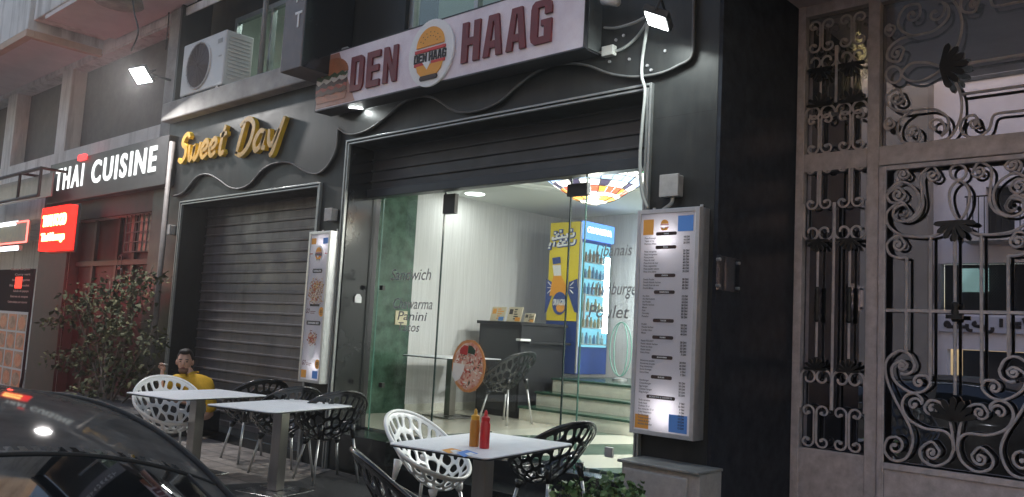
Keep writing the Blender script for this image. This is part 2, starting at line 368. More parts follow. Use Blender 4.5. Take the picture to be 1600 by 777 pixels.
# polished reveals of the glass entrance (stand 3 mm off the wall)
build(MB().box(DHX0, DHX0+.012, FY+.01, FY+.44, .385, DHZ-.01), 'reveal_panel', m_clad_gloss, bld)
build(MB().box(DHX1-.012, DHX1, FY+.01, FY+.44, .385, DHZ-.01), 'reveal_panel', m_clad_gloss, bld)
# aluminium frames round the two openings
def frame(x0, x1, z1, w=.05, pr=.03):
    mb = MB()
    for k, (a, b) in enumerate(((0, .018), (.030, w))):
        pr2 = pr+.008*k
        mb.box(x0-b, x0-a, FY-pr2, FY+.002, .0, z1+b); mb.box(x1+a, x1+b, FY-pr2, FY+.002, 0, z1+b); mb.box(x0-a, x1+a, FY-pr2, FY+.002, z1+a, z1+b)
    return mb
build(frame(SDX0, SDX1, SDZ), 'opening_frame', m_trim, bld, bevel=.003)
build(frame(DHX0, DHX1, DHZ), 'opening_frame', m_trim, bld, bevel=.003)
# wavy upper cladding panels and their trims
wa = [(528.5, 200.8), (543.6, 210), (563.7, 207.5), (583.7, 197.5), (603.8, 182.4), (623.9, 164), (647.3, 152.3), (670.8, 151.3), (687.5, 159), (704.2, 170.7), (721, 175.7), (750, 172.4), (780.2, 159), (807, 135.5), (833.8, 115.5), (863.9, 102), (894, 99.4), (920.8, 103.7), (947.6, 113.8), (973, 119), (1000.3, 119.8), (1033.8, 113.8), (1060.6, 102), (1080.6, 88), (1083, 50), (1084, 0)]
wb = [(270, 307), (287, 300), (307, 277), (323.7, 272.5), (340.4, 280), (357, 292), (373.9, 295), (390.6, 287), (410.7, 265), (430.8, 255), (454, 255), (477, 268), (494.4, 271.8), (510, 261), (523.6, 236.8), (528.3, 203)]
PW = FY-.045
for pts, nm in ((wa, 0), (wb, 1)):
    P = [at(x, y, Y=PW) for x, y in pts]; P = catmull(P, 5)
    build(MB().tube(P, .011, 8), 'wave_trim', m_wave, bld, smooth=True)
    top = 5.2 if nm == 0 else 3.9
    poly = [(p.x, p.z) for p in P]
    if nm == 0: poly = poly+[(poly[-1][0], 7.0), (poly[0][0], 7.0)]
    else: poly = poly+[(poly[-1][0], 3.93), (poly[0][0], 3.93)]
    # strip of quads between the wave and the top edge
    mb = MB(); n = len(P); zt = 4.24 if nm == 0 else 3.93
    v = []; fs = []
    for p in P: v += [(p.x, PW, p.z), (p.x, PW, max(zt, p.z+.01)), (p.x, FY-.003, p.z), (p.x, FY-.003, max(zt, p.z+.01))]
    for i in range(n-1):
        a = i*4; b = a+4
        fs += [(a, b, b+1, a+1), (a, a+2, b+2, b), (a+1, b+1, b+3, a+3)]
    mb.add(v, fs); build(mb, 'wave_panel', m_clad, bld)
# roller shutters
def shutter(x0, x1, z0, z1, y, pitch, depth, flat):
    mb = MB(); n = int(math.ceil((z1-z0)/pitch)); v = []; fs = []
    prof = []
    for i in range(n):
        z = z0+i*pitch
        if flat: q = [(0, 0), (.002, .72), (-depth, .80), (-depth, .93), (0, .985)]
        else: q = [(0, 0), (-depth*.5, .12), (-depth, .5), (-depth*.6, .86), (.004, .94)]
        prof += [(y+a, min(z+b*pitch, z1)) for a, b in q]
    prof.append((y, z1))
    for (yy, zz) in prof: v += [(x0, yy, zz), (x1, yy, zz)]
    for i in range(len(prof)-1): fs.append((2*i, 2*i+1, 2*i+3, 2*i+2))
    mb.add(v, fs); mb.box(x0, x1, y-.02, y+.03, z0-.07, z0+.002); return mb
build(shutter(SDX0+.0, SDX1, .17, SDZ+.05, FY+.36, .128, .02, True), 'roller_shutter', m_shutter, bld)
build(shutter(DHX0+.013, DHX1-.013, 2.93, DHZ+.05, FY+.30, .118, .02, True), 'roller_shutter', m_shutter2, bld)
build(MB().box(DHX0+.013, DHX1-.013, FY+.24, FY+.36, 2.845, 2.935), 'shutter_bottom_rail', mat('shutter_rail', (.03, .035, .042), .35, .2, .2, 4), bld, bevel=.006)
build(MB().box(SDX0, SDX1, FY-.0, FY+.45, 0, .11), 'threshold_step', m_step, bld, bevel=.006)
# landing and entrance step
JX = -6.28
lm = MB().box(DHX0, JX, FY-.003, GLY+.05, 0, .38); build(lm, 'entrance_landing', m_step, bld, bevel=.006)
lm = MB().box(JX, DHX1, FY+.22, GLY+.05, 0, .38); lm.box(JX, DHX1, FY-.10, FY+.22, 0, .19); build(lm, 'entrance_step', m_step, bld, bevel=.006)
# bright socket plate on left reveal
pp = at(559, 466, X=DHX0+.02)
mb = MB().prism([(pp.y-.045, pp.z-.05), (pp.y+.045, pp.z-.05), (pp.y+.045, pp.z+.01), (pp.y+.02, pp.z+.045), (pp.y-.02, pp.z+.045), (pp.y-.045, pp.z+.01)], DHX0+.012, DHX0+.03, 'x')
build(mb, 'shutter_lock_plate', m_alu, bld, bevel=.003)

# glass front ---------------------------------------------------------
GT = 2.92
gx = [DHX0+.05, at(600, 320, Y=GLY).x, at(696.9, 300, Y=GLY).x, at(893, 300, Y=GLY).x, at(917, 300, Y=GLY).x, DHX1-.01]
for i, (a, b) in enumerate(((gx[0], gx[1]), (gx[1]+.004, gx[2]-.004), (gx[2]+.004, gx[3]-.004), (gx[4]+.004, gx[5]))):
    gp = build(MB().box(a, b, GLY-.005, GLY+.005, .385, GT), 'glass_panel', m_glassdoor, bld)
# right door leaf stands slightly open
gp = build(MB().box(gx[3]+.004, gx[4]-.004, GLY-.005, GLY+.005, .385, GT), 'glass_panel', m_glassdoor, bld)
m_gedge = mat('glass_edge_green', (.05, .16, .12), .15, 0, spec=.8)
m_gedge2 = mat('glass_edge_dark', (.012, .03, .026), .2)
mb = MB()
for i in (1,): mb.box(gx[i]-.003, gx[i]+.003, GLY-.008, GLY+.008, .385, GT)
build(mb, 'glass_edge', m_gedge, bld)
for i in (2, 3): build(MB().box(gx[i]-.007, gx[i]+.004, GLY-.008, GLY+.008, .385, GT), 'glass_edge', m_gedge2, bld)
build(MB().box(gx[4]-.004, gx[4]+.004, GLY-.008, GLY+.008, .385, GT), 'glass_edge', m_gedge, bld)
for (x, y, w, h) in ((704, 319, .085, .10), (904, 297, .11, .055)):
    p = at(x, y, Y=GLY); mb = MB().box(p.x-w, p.x+w, GLY-.025, GLY+.025, p.z-h, p.z+h)
    build(mb, 'patch_fitting', m_blackiron, bld, bevel=.004)
for (x, y) in ((598, 450), (597, 602)):
    p = at(x, y, Y=GLY); build(MB().box(p.x-.035, p.x+.02, GLY-.02, GLY+.02, p.z-.025, p.z+.025), 'glass_clamp', m_blackiron, bld, bevel=.003)
p = at(953, 706, Y=GLY); build(MB().box(p.x-.045, p.x+.03, GLY-.015, GLY+.015, p.z-.045, p.z+.035), 'floor_clamp', m_box, bld, bevel=.004)
# vinyl lettering on the glass
m_vinyl = mat('grey_vinyl_letters', (.32, .325, .32), .6)
def vinyl(words, xs, Y=GLY-.0085):
    for (t, cx, yb, hpx, wpx) in words:
        p = at(cx, yb, Y=Y); q = at(cx, yb-hpx, Y=Y); l = at(cx-wpx/2, yb, Y=Y).x; r = at(cx+wpx/2, yb, Y=Y).x
        mb = MB(); text_on(mb, t, l, r, p.z, q.z, Y, .001, .004, .22); build(mb, 'vinyl_word', m_vinyl, bld)
vinyl([('Sandwich', 641, 438, 18, 62), ('Chawarma', 644, 483, 17, 62), ('Panini', 643, 501, 14, 44), ('Tacos', 637, 518, 14, 34)], 0)
vinyl([('Libanais', 958, 400, 18, 56), ('Humburger', 960, 467, 26, 78), ('Poulet', 950, 497, 20, 62)], 0)
# pizza sticker
p = at(732, 572, Y=GLY-.012); pr_w, pr_h = .27, .30
pz = thing('pizza_sticker', 'round pizza picture stuck on the middle glass pane', 'sticker', tuple(p))
def disc(mb, cx, cz, rx, rz, Y, n=28, wob=0, d=.002, mi=0, a0=0):
    poly = [(cx+rx*math.cos(2*PI*i/n+a0)*(1+wob*random.uniform(-1, 1)), cz+rz*math.sin(2*PI*i/n+a0)*(1+wob*random.uniform(-1, 1))) for i in range(n)]
    return mb.prism(poly, Y, Y-d, 'y', mi)
m_crust = mat('pizza_crust', (.62, .18, .04), .6, col2=(.74, .38, .14), scale=25)
m_cheese = mat('pizza_cheese', (.88, .74, .55), .5, col2=(.62, .10, .04), scale=11)
build(disc(MB(), p.x, p.z, pr_w*.83, pr_h*.83, p.y, 40, .015), 'crust', m_crust, pz)
mb = disc(MB(), p.x, p.z, pr_w*.72, pr_h*.74, p.y-.0025, 36, .03); build(mb, 'cheese', m_cheese, pz)
tm = [MB(), MB(), MB()]
for i in range(150):
    a = random.uniform(0, 2*PI); r = math.sqrt(random.random())*.68; k = random.choice((0, 0, 1, 2, 2))
    s = random.uniform(.007, .017)
    an = random.uniform(0, PI); cx = p.x+pr_w*r*math.cos(a); cz = p.z+pr_h*r*math.sin(a); Yt = p.y-.005-.0004*(i % 7)
    L = s*random.uniform(1, 2.2); dx = math.cos(an); dz = math.sin(an)
    tm[k].prism([(cx+dx*L, cz+dz*L), (cx-dz*s*.5, cz+dx*s*.5), (cx-dx*L, cz-dz*L), (cx+dz*s*.5, cz-dx*s*.5)], Yt, Yt-.0003, 'y')
for k, (nm, c) in enumerate((('ham_topping', (.60, .07, .04)), ('mushroom_topping', (.10, .09, .04)), ('onion_topping', (.92, .86, .72)))):
    build(tm[k], nm, mat(nm, c, .5), pz)
tz = MB().prism([(p.x-.205, p.z-.10), (p.x-.20, p.z+.02), (p.x-.04, p.z+.01), (p.x-.06, p.z-.06), (p.x-.10, p.z-.13), (p.x-.16, p.z-.16)], p.y-.0088, p.y-.0094, 'y'); build(tz, 'cheese_patch', mat('melted_cheese', (.88, .82, .72), .4), pz)
mb = MB().prism([(p.x-.12, p.z+.11), (p.x-.02, p.z+.1), (p.x-.01, p.z+.185), (p.x-.06, p.z+.195), (p.x-.11, p.z+.16)], p.y-.0085, p.y-.0095, 'y'); build(mb, 'tomato_slice', m_red, pz)
mb = MB().prism([(p.x-.01, p.z+.12), (p.x+.08, p.z+.11), (p.x+.09, p.z+.15), (p.x+.04, p.z+.19), (p.x-.005, p.z+.195)], p.y-.0085, p.y-.0095, 'y'); build(mb, 'basil_leaf', mat('basil', (.02, .05, .02), .5), pz)

# ------------------------------------------------------------------ interior
IX0 = -8.25; IY1 = 10.15; ICZ = 3.32; IX1 = -3.0
inr = thing('shop_interior', 'pale lit shop room behind the glass front with green marble and steps', 'interior', (-6, 8, FZ))
# floor with triangle pattern
def checker(name):
    m = bpy.data.materials.new(name); m.use_nodes = True; nt = m.node_tree; b = nt.nodes['Principled BSDF']; b.inputs['Roughness'].default_value = .12
    g = nt.nodes.new('ShaderNodeNewGeometry'); mp = nt.nodes.new('ShaderNodeMapping'); mp.inputs['Rotation'].default_value = (0, 0, .6); mp.inputs['Scale'].default_value = (1.25, .8, 1)
    nt.links.new(g.outputs['Position'], mp.inputs[0])
    c = nt.nodes.new('ShaderNodeTexChecker'); c.inputs['Scale'].default_value = 1.3; c.inputs[1].default_value = (.60, .60, .52, 1); c.inputs[2].default_value = (.07, .12, .095, 1)
    nt.links.new(mp.outputs[0], c.inputs[0])
    # left of x=-6.2 floor is plain cream
    sp = nt.nodes.new('ShaderNodeSeparateXYZ'); nt.links.new(g.outputs['Position'], sp.inputs[0]); gt = nt.nodes.new('ShaderNodeMath'); gt.operation = 'GREATER_THAN'; gt.inputs[1].default_value = -6.35
    nt.links.new(sp.outputs[0], gt.inputs[0]); mx = nt.nodes.new('ShaderNodeMix'); mx.data_type = 'RGBA'; nt.links.new(gt.outputs[0], mx.inputs[0]); mx.inputs[6].default_value = (.52, .50, .42, 1)
    nt.links.new(c.outputs[0], mx.inputs[7]); nt.links.new(mx.outputs[2], b.inputs[0]); return m
build(MB().box(IX0, IX1, GLY+.05, IY1, .2, FZ), 'floor', checker('patterned_marble_floor'), inr)
build(MB().box(IX0-.1, IX0, GLY-.04, 7.15, .2, ICZ), 'marble_wall', m_marble, inr)
build(MB().box(IX0-.1, IX0, 7.15, IY1+.1, .2, ICZ), 'left_wall', m_inwall, inr)
build(MB().box(IX0, IX0+.015, 7.15, IY1, FZ, FZ+.10), 'skirting_board', m_riser, inr)
build(MB().box(IX0-.1, IX1+.1, IY1, IY1+.1, .2, ICZ), 'back_wall', m_inwall, inr)
build(MB().box(IX1, IX1+.1, GLY+.05, IY1, .2, ICZ), 'right_wall', m_inwall, inr)
build(MB().box(IX0-.1, IX1+.1, GLY+.05, IY1+.1, ICZ, ICZ+.1), 'ceiling', m_incell, inr)
mb = MB(); c0 = (-5.6, 7.4)
for rr in (1.0, 1.14): mb.tube([(c0[0]+rr*1.15*math.cos(2*PI*i/40), c0[1]+rr*.9*math.sin(2*PI*i/40), ICZ-.002) for i in range(40)], .035, 6, closed=True)
build(mb, 'ceiling_moulding', m_incell, inr, smooth=True)
# stairs
kc_ = at(808, 654, Z=FZ); CXR = kc_.x; sx0 = CXR+.05
for k in range(3):
    y0 = 8.0+.32*k; z = FZ+.175*(k+1); xs = CXR+.12
    build(MB().box(xs, IX1, y0, 9.25 if k == 2 else y0+.32, FZ, z-.03), 'stair_riser', m_riser, inr)
    build(MB().box(xs-.02, IX1, y0-.02, IY1 if k == 2 else y0+.318, z-.03, z), 'stair_tread', m_tread, inr, bevel=.006)
UFZ = FZ+.525

# counter
cnt = thing('counter', 'black shop counter with a raised top beside the steps', 'counter', (-7.4, 8.2, FZ))
kc_ = at(808, 654, Z=FZ); CXR, CYF = kc_.x, kc_.y
pA = at(750, 502, Y=CYF); CT = at(808, 503, Y=CYF).z; CYB = at(885, 506, X=CXR).y
build(MB().box(pA.x, CXR, CYF, CYB, FZ, CT-.04), 'counter_body', m_counter, cnt, bevel=.005)
build(MB().box(pA.x-.03, CXR+.02, CYF-.03, CYB+.02, CT-.04, CT), 'counter_top', m_counter, cnt, bevel=.005)
pA.z = CT
q = at(812, 533, X=CXR+.05)
build(MB().box(CXR+.001, CXR+.10, CYF+.05, CYB, q.z-.03, q.z), 'service_shelf', m_counter, cnt, bevel=.004)
build(MB().box(pA.x+.04, CXR-.04, CYF-.008, CYF-.001, FZ+.08, CT-.10), 'front_panel', mat('counter_panel_grey', (.03, .032, .034), .45), cnt, bevel=.003)
p = at(818, 531, X=CXR+.06); tag(build(MB().box(p.x-.04, p.x+.04, p.y-.10, p.y+.10, q.z+.001, q.z+.03), 'order_pad', m_whitetext, bevel=.004), 'small white order pad on the side shelf of the black counter', 'pad')
# menu cards on the counter
m_card = mat('cream_card', (.62, .55, .40), .5)
for k, (x, wpx, lab) in enumerate(((776, 22, 'cream menu card with a blue corner standing leftmost on the counter'), (802, 22, 'cream menu card with black patterns standing beside the blue cornered one'), (826, 16, 'low small card lying rightmost of the menu cards on the counter'))):
    a = at(x-wpx/2, 498, Y=CYF+.12); b = at(x+wpx/2, 498, Y=CYF+.12); t = thing('menu_card', lab, 'card', (a.x, CYF+.12, pA.z), 'menu cards on the counter')
    hh = .20 if k < 2 else .12
    w = b.x-a.x
    rot = Matrix.Translation((a.x, CYF+.12, pA.z+.003)) @ Matrix.Rotation(-.25, 4, 'X')
    build(MB().box(0, w, 0, .012, 0, hh).xf(rot), 'card', m_card, t, bevel=.003)
    mb = MB(); 
    for i in range(5):
        zz = hh*.15+i*hh*.16; mb.box(w*.45, w*(.6+.3*random.random()), -.002, 0, zz, zz+hh*.08)
    mb.box(w*.1, w*.35, -.002, 0, hh*.5, hh*.85); build(mb.xf(rot), 'printing', m_text if k else m_orange, t)
    build(MB().box(w*.6, w*.95, -.0035, -.0022, hh*.03, hh*.3).xf(rot), 'corner_patch', m_blue if k == 0 else m_orange, t)
p = at(627, 497, Y=6.9); nc = at(627, 497, X=IX0+.012)
tag(build(MB().box(IX0+.002, IX0+.014, nc.y-.10, nc.y+.10, nc.z-.09, nc.z+.09), 'switch_plate', mat('cream_plate', (.62, .55, .38), .4), bevel=.004), 'small cream switch plate on the green marble behind the left glass', 'switch')
# downlights
def downlight(x, y, lab, r=.13, z=ICZ):
    d = ray(x, y); p = at(x, y, Z=z-.02)
    t = thing('ceiling_downlight', lab, 'downlight', (p.x, p.y, z), 'round ceiling lamps')
    build(MB().lathe([(r+.02, -.012), (r+.02, 0), (r, 0)], (p.x, p.y, z), 28), 'trim_ring', m_incell, t, smooth=True, auto=30)
    build(MB().lathe([(r, -.018), (r, -.012)], (p.x, p.y, z), 28), 'diffuser', emat('downlight_glow', (.93, 1, .96), 3), t)
    l = bpy.data.lights.new('downlight_lamp', 'AREA'); l.shape = 'DISK'; l.size = r*2; l.energy = 2.5; l.color = (1, .99, .95)
    lo = bpy.data.objects.new('downlight_lamp', l); COL.objects.link(lo); lo.parent = t; lo.location = (0, 0, -.03); return t
downlight(742, 304, 'round white ceiling downlight seen above the middle glass pane')
for (X, Y) in ((-4.3, 8.6), (-3.2, 6.9)):  # unseen downlights added to carry most of the room light
    r = .13; t = thing('ceiling_downlight', ('added unseen downlight in the shop ceiling lighting the stairs' if X < -4 else 'added unseen downlight in the shop ceiling lighting the room by the glass front'), 'downlight', (X, Y, ICZ), 'round ceiling lamps')
    build(MB().lathe([(r, -.018), (r, -.001)], (X, Y, ICZ), 28), 'diffuser', emat('downlight_glow', (.93, 1, .96), 3), t)
    l = bpy.data.lights.new('downlight_lamp', 'AREA'); l.shape = 'DISK'; l.size = .26; l.energy = 56 if X < -4 else 38; l.color = (1, .99, .95)
    lo = bpy.data.objects.new('downlight_lamp', l); COL.objects.link(lo); lo.parent = t; lo.location = (0, 0, -.03)
# stained glass lamp
lp = at(928, 300, Y=6.75); LR = .46
lamp = thing('stained_glass_lamp', 'wide stained glass ceiling lamp with red and blue bands', 'lamp', (lp.x, lp.y, ICZ))
cols = [((.80, .74, .58), 3.2), ((.85, .78, .66), 3.4), ((.62, .10, .05), 2.4), ((.75, .30, .05), 2.0), ((.85, .80, .70), 3.8), ((.30, .42, .66), 2.4), ((.85, .82, .75), 4.0), ((.05, .32, .14), 1.6), ((.10, .08, .16), .8)]
lm_m = [mat('stained_glass_%s' % n, c, .3, emit=c, es=s*.5) for n, (c, s) in zip(('cream', 'ivory', 'red', 'amber', 'white', 'blue', 'milk', 'green', 'violet'), cols)]
prof = [(.03, 0), (.14, .03), (.22, .06), (.27, .09), (.34, .14), (.42, .19), (.49, .24), (.56, .285), (.62, .315)]
zb = lp.z-.13; NS = 24
ringcol = [0, 3, 1, 2, 4, 5, 6, 7]
mb = MB()
for i in range(len(prof)-1):
    for j in range(NS):
        a0 = 2*PI*j/NS; a1 = 2*PI*(j+1)/NS; g = .05
        aa = a0+(a1-a0)*g; bb = a1-(a1-a0)*g
        r0_, z0_ = prof[i]; r1_, z1_ = prof[i+1]; s = .96
        c = ringcol[i]
        if i == 4 and j % 3 == 0: c = 8
        if i == 3 and j % 3 == 0: c = 3
        if i == 7 and j % 2: c = 4
        if i == 6 and j % 6 == 3: c = 0
        mb.add([(lp.x+r0_*math.cos(aa), lp.y+r0_*math.sin(aa), zb+z0_+.003), (lp.x+r0_*math.cos(bb), lp.y+r0_*math.sin(bb), zb+z0_+.003), (lp.x+r1_*math.cos(bb), lp.y+r1_*math.sin(bb), zb+z1_-.003), (lp.x+r1_*math.cos(aa), lp.y+r1_*math.sin(aa), zb+z1_-.003)], [(0, 1, 2, 3)], c)
build(mb, 'glass_shade', lm_m, lamp)
mb = MB()
for j in range(8):
    a = 2*PI*j/8; mb.tube([(lp.x+r*math.cos(a), lp.y+r*math.sin(a), zb+z-.004) for r, z in prof], .005, 5)
for r, z in prof[1:]: mb.tube([(lp.x+r*math.cos(2*PI*i/32), lp.y+r*math.sin(2*PI*i/32), zb+z-.002) for i in range(32)], .0035, 4, closed=True)
build(mb, 'lead_ribs', m_blackiron, lamp)
build(MB().lathe([(.05, 0), (.05, .4)], (lp.x, lp.y, ICZ-.25), 12), 'ceiling_mount', m_blackiron, lamp)
l = bpy.data.lights.new('shade_bulb', 'POINT'); l.energy = 10; l.color = (1, .93, .8); l.shadow_soft_size = .06
lo = bpy.data.objects.new('shade_bulb', l); COL.objects.link(lo); lo.parent = lamp; lo.location = (0, 0, -.6)
# drinks fridge
fz0 = UFZ; fA = at(899, 588, Z=fz0+.05)
FYF = 9.08; FXR = at(903, 460, Y=FYF).x
fr = thing('drinks_fridge', 'yellow and blue drinks fridge with an orange soda bottle on its side', 'fridge', (FXR-.3, FYF+.3, fz0))
fxl = at(855, 460, Y=FYF).x; fzt = at(905, 345, Y=FYF).z; fyb = at(951, 480, X=FXR).y
fw = FXR-fxl
build(MB().box(fxl, FXR, FYF, fyb, fz0+.04, fzt), 'cabinet', m_fblue, fr, bevel=.008)
zz = at(880, 470, Y=FYF).z
build(MB().box(fxl+.01, FXR-.01, FYF-.004, FYF-.001, zz-.28, fzt-.01), 'side_print', m_yellow, fr)
zA = at(880, 430, Y=FYF).z; zB = at(880, 500, Y=FYF).z
c = fxl+fw*.5
def rel(px_, py_): q = at(px_, py_, Y=FYF-.006); return (q.x, q.z)
def poly_px(pts, s=2.988, ox=720, oy=240, Y=FYF-.006): return [(at(ox+x/s, oy+y/s, Y=Y).x, at(ox+x/s, oy+y/s, Y=Y).z) for x, y in pts]
build(MB().prism(poly_px([(400, 585), (425, 600), (430, 650), (400, 740), (392, 745)]), FYF-.006, FYF-.008), 'blue_print', m_fblue, fr)
build(MB().prism(poly_px([(545, 585), (505, 600), (500, 650), (530, 740), (545, 745)]), FYF-.006, FYF-.008), 'blue_print', m_fblue, fr)
build(MB().prism(poly_px([(432, 520), (466, 518), (470, 572), (490, 610), (498, 660), (415, 665), (424, 610), (434, 570)]), FYF-.009, FYF-.011), 'bottle_print', mat('soda_orange', (.80, .34, .02), .4), fr)
build(MB().prism(poly_px([(430, 522), (468, 520), (470, 570), (436, 572)]), FYF-.012, FYF-.0125), 'bottle_neck', m_whitetext, fr)
build(MB().prism(poly_px([(428, 488), (466, 482), (468, 512), (432, 518)]), FYF-.012, FYF-.014), 'bottle_cap', m_fblue, fr)
q = rel(720+462/2.988, 240+700/2.988)
build(disc(MB(), q[0], q[1], .13, .16, FYF-.012), 'round_badge', m_fblue, fr)
build(disc(MB(), q[0]+.02, q[1]-.06, .075, .065, FYF-.0145, d=.001), 'orange_slice', m_orange, fr)
mb = MB(); text_on(mb, 'ORANGINA'[:8], q[0]-.12, q[0]+.12, q[1]-.03, q[1]+.06, FYF-.016, .002, .02, .1); build(mb, 'badge_lettering', m_whitetext, fr)
# arabic slogan strokes, two lines
def strokes(mb, lines, fx, r, Y, k=5, flat=.5):
    for L in lines:
        P = catmull([Vector((fx(x, y)[0], Y, fx(x, y)[1])) for x, y in L], k) if len(L) > 1 else None
        if P: mb.tube(P, r, 6, flat=flat)
        else:
            a = fx(*L[0]); mb.box(a[0]-r, a[0]+r, Y-r*.5, Y+r*.5, a[1]-r, a[1]+r)
slog = [[(530, 368), (528, 385), (505, 388), (498, 375)], [(505, 388), (480, 392), (474, 380)], [(478, 392), (455, 396), (450, 384), (462, 376)], [(455, 396), (432, 402), (434, 390)], [(470, 364)], [(445, 372)], [(518, 360)],
        [(535, 400), (530, 420), (508, 424), (504, 412)], [(508, 424), (485, 428), (478, 416), (492, 412)], [(484, 428), (455, 432), (462, 418)], [(440, 412), (436, 436)], [(424, 416), (418, 432)], [(417, 441)], [(495, 402)], [(470, 408)]]
fx = lambda x, y: rel(720+x/2.988, 240+y/2.988)
mb = MB(); strokes(mb, slog, fx, .030, FYF-.008); build(mb, 'slogan_outline', m_fblue, fr)
mb = MB(); strokes(mb, slog, fx, .016, FYF-.022); build(mb, 'slogan_lettering', m_whitetext, fr)
mb = MB()
for sgn in (-1, 1):
    for a in (-.5, 0, .5):
        cx = q[0]+sgn*.16; cz = q[1]+.22; mb.tube([(cx+sgn*.01, FYF-.01, cz+a*.06), (cx+sgn*.07, FYF-.01, cz+a*.16)], .006, 5)
build(mb, 'burst_marks', m_whitetext, fr)
# fridge glass front faces +x
fd = FXR
m_fglow = emat('fridge_light', (.55, .85, 1.0), 1.0)
build(MB().box(fd, fd+.02, FYF+.0, FYF+.03, fz0+.06, fzt-.02), 'door_edge', m_alu, fr)
hz = at(905, 372, X=fd).z
build(MB().box(fd+.001, fd+.05, FYF+.02, fyb, hz, fzt+.0), 'header_panel', emat('header_light', (.12, .30, .85), .9), fr, bevel=.006)
def text_x(mb, body, y0, y1, z0, z1, X, depth, off=0, shear=0):
    t = MB(); text_on(t, body, y0, y1, z0, z1, 0, depth, off, shear)
    return mb.add([(X-v[1], v[0], v[2]) for v in t.v], t.f)
build(text_x(MB(), 'ORANGINA', FYF+.08, fyb-.08, hz+.09, fzt-.07, fd+.052, .006, .03, .1), 'header_lettering', emat('header_letters_light', (.8, .9, 1), 2.2), fr)
build(MB().box(fd+.004, fd+.012, FYF+.05, fyb-.04, fz0+.42, hz-.05), 'lit_interior', emat('fridge_inside', (.16, .42, .55), .9), fr)
m_bottles = [mat('bottle_amber', (.30, .26, .16), .3), mat('bottle_blue', (.10, .20, .36), .3), mat('bottle_clear', (.30, .42, .48), .2), mat('bottle_red', (.24, .16, .12), .3)]
nsh = 6; mbs = MB(); mbb = MB()
zlo, zhi = fz0+.45, hz-.10
for k in range(nsh):
    z = zlo+(zhi-zlo)*k/nsh
    mbs.box(fd+.013, fd+.05, FYF+.06, fyb-.05, z, z+.015)
    for j in range(6):
        yy = FYF+.10+j*(fyb-FYF-.2)/6
        if yy > fyb-.12: break
        h_ = (zhi-zlo)/nsh*random.uniform(.5, .78)
        mbb.lathe([(.024, 0), (.026, h_*.6), (.012, h_*.8), (.012, h_)], (fd+.035, yy, z+.016), 8, mi=[2, 0, 0, 1, 1, 3][k] if random.random() < .7 else random.randrange(4))
build(mbs, 'shelf_rack', m_alu, fr); build(mbb, 'bottle_rows', m_bottles, fr)
build(MB().box(fd+.055, fd+.06, FYF+.03, fyb-.02, fz0+.40, hz-.01), 'door_glass', m_glassdoor, fr)
build(MB().box(fd+.05, fd+.075, fyb-.20, fyb-.12, fz0+.62, hz-.22), 'tube_light', emat('tube_light_glow', (.85, .95, 1), 8), fr)
build(MB().box(fd+.061, fd+.085, FYF+.05, FYF+.07, fz0+.8, fz0+1.15), 'door_handle', m_alu, fr)
# glass ornament right of fridge
p = at(968, 588, Y=9.3)
orn = thing('wire_ornament', 'pale green wire ornament standing on the steps right of the fridge', 'ornament', (p.x, 9.3, UFZ))
mb = MB()
for s_ in (.16, .10):
    mb.tube(catmull([(p.x+s_*1.1*math.cos(a), 9.3, UFZ+.42+.36*math.sin(a)) for a in [i*2*PI/12 for i in range(12)]], 3, True), .008, 6, closed=True)
build(mb, 'wire_rings', mat('pale_green_wire', (.20, .42, .36), .3), orn, smooth=True)
build(MB().lathe([(.10, 0), (.10, .03), (.02, .045)], (p.x, 9.3, UFZ), 16), 'base', m_alu, orn)

# =================================================================== LIGHT BOXES
def lightbox(name, lab, x0, x1, z0, z1, depth, cat='light box', grp=None):
    t = thing(name, lab, cat, ((x0+x1)/2, FY, (z0+z1)/2))
    yf = FY-depth
    mb = MB().box(x0, x1, yf+.012, FY-.003, z1-.012, z1).box(x0, x1, yf+.012, FY-.003, z0, z0+.012).box(x0, x0+.012, yf+.012, FY-.003, z0+.012, z1-.012).box(x1-.012, x1, yf+.012, FY-.003, z0+.012, z1-.012).box(x0+.012, x1-.012, FY-.02, FY-.003, z0+.012, z1-.012)
    build(mb, 'casing', m_alu, t)
    f = .032
    mb = MB().box(x0, x0+f, yf-.004, yf+.012, z0, z1).box(x1-f, x1, yf-.004, yf+.012, z0, z1).box(x0+f, x1-f, yf-.004, yf+.012, z0, z0+f).box(x0+f, x1-f, yf-.004, yf+.012, z1-f, z1)
    build(mb, 'rim', m_alu, t, bevel=.003)
    m = bpy.data.materials.get('backlit_panel')
    if not m:
        m = bpy.data.materials.new('backlit_panel'); m.use_nodes = True; nt = m.node_tree; nt.nodes.clear()
        d = nt.nodes.new('ShaderNodeBsdfPrincipled'); d.inputs['Base Color'].default_value = (.76, .74, .78, 1); d.inputs['Roughness'].default_value = .3
        tr = nt.nodes.new('ShaderNodeBsdfTranslucent'); tr.inputs[0].default_value = (.85, .84, .88, 1)
        ms = nt.nodes.new('ShaderNodeMixShader'); ms.inputs[0].default_value = .5
        o = nt.nodes.new('ShaderNodeOutputMaterial'); nt.links.new(d.outputs[0], ms.inputs[1]); nt.links.new(tr.outputs[0], ms.inputs[2]); nt.links.new(ms.outputs[0], o.inputs[0])
    build(MB().box(x0+f, x1-f, yf+.004, yf+.008, z0+f, z1-f), 'poster_panel', m, t)
    for hx in (x0+.06, x1-.06):
        build(MB().box(hx-.01, hx+.01, FY-.02, FY-.006, z1+.001, z1+.035), 'hanging_lug', m_alu, t)
    return t, yf
def bulb(t, x, y, z, e, r=.012):
    l = bpy.data.lights.new('panel_bulb', 'POINT'); l.energy = e; l.color = (1, .97, .93); l.shadow_soft_size = r
    o = bpy.data.objects.new('panel_bulb', l); COL.objects.link(o); o.parent = t; o.location = Vector((x, y, z))-WPOS[t.name]
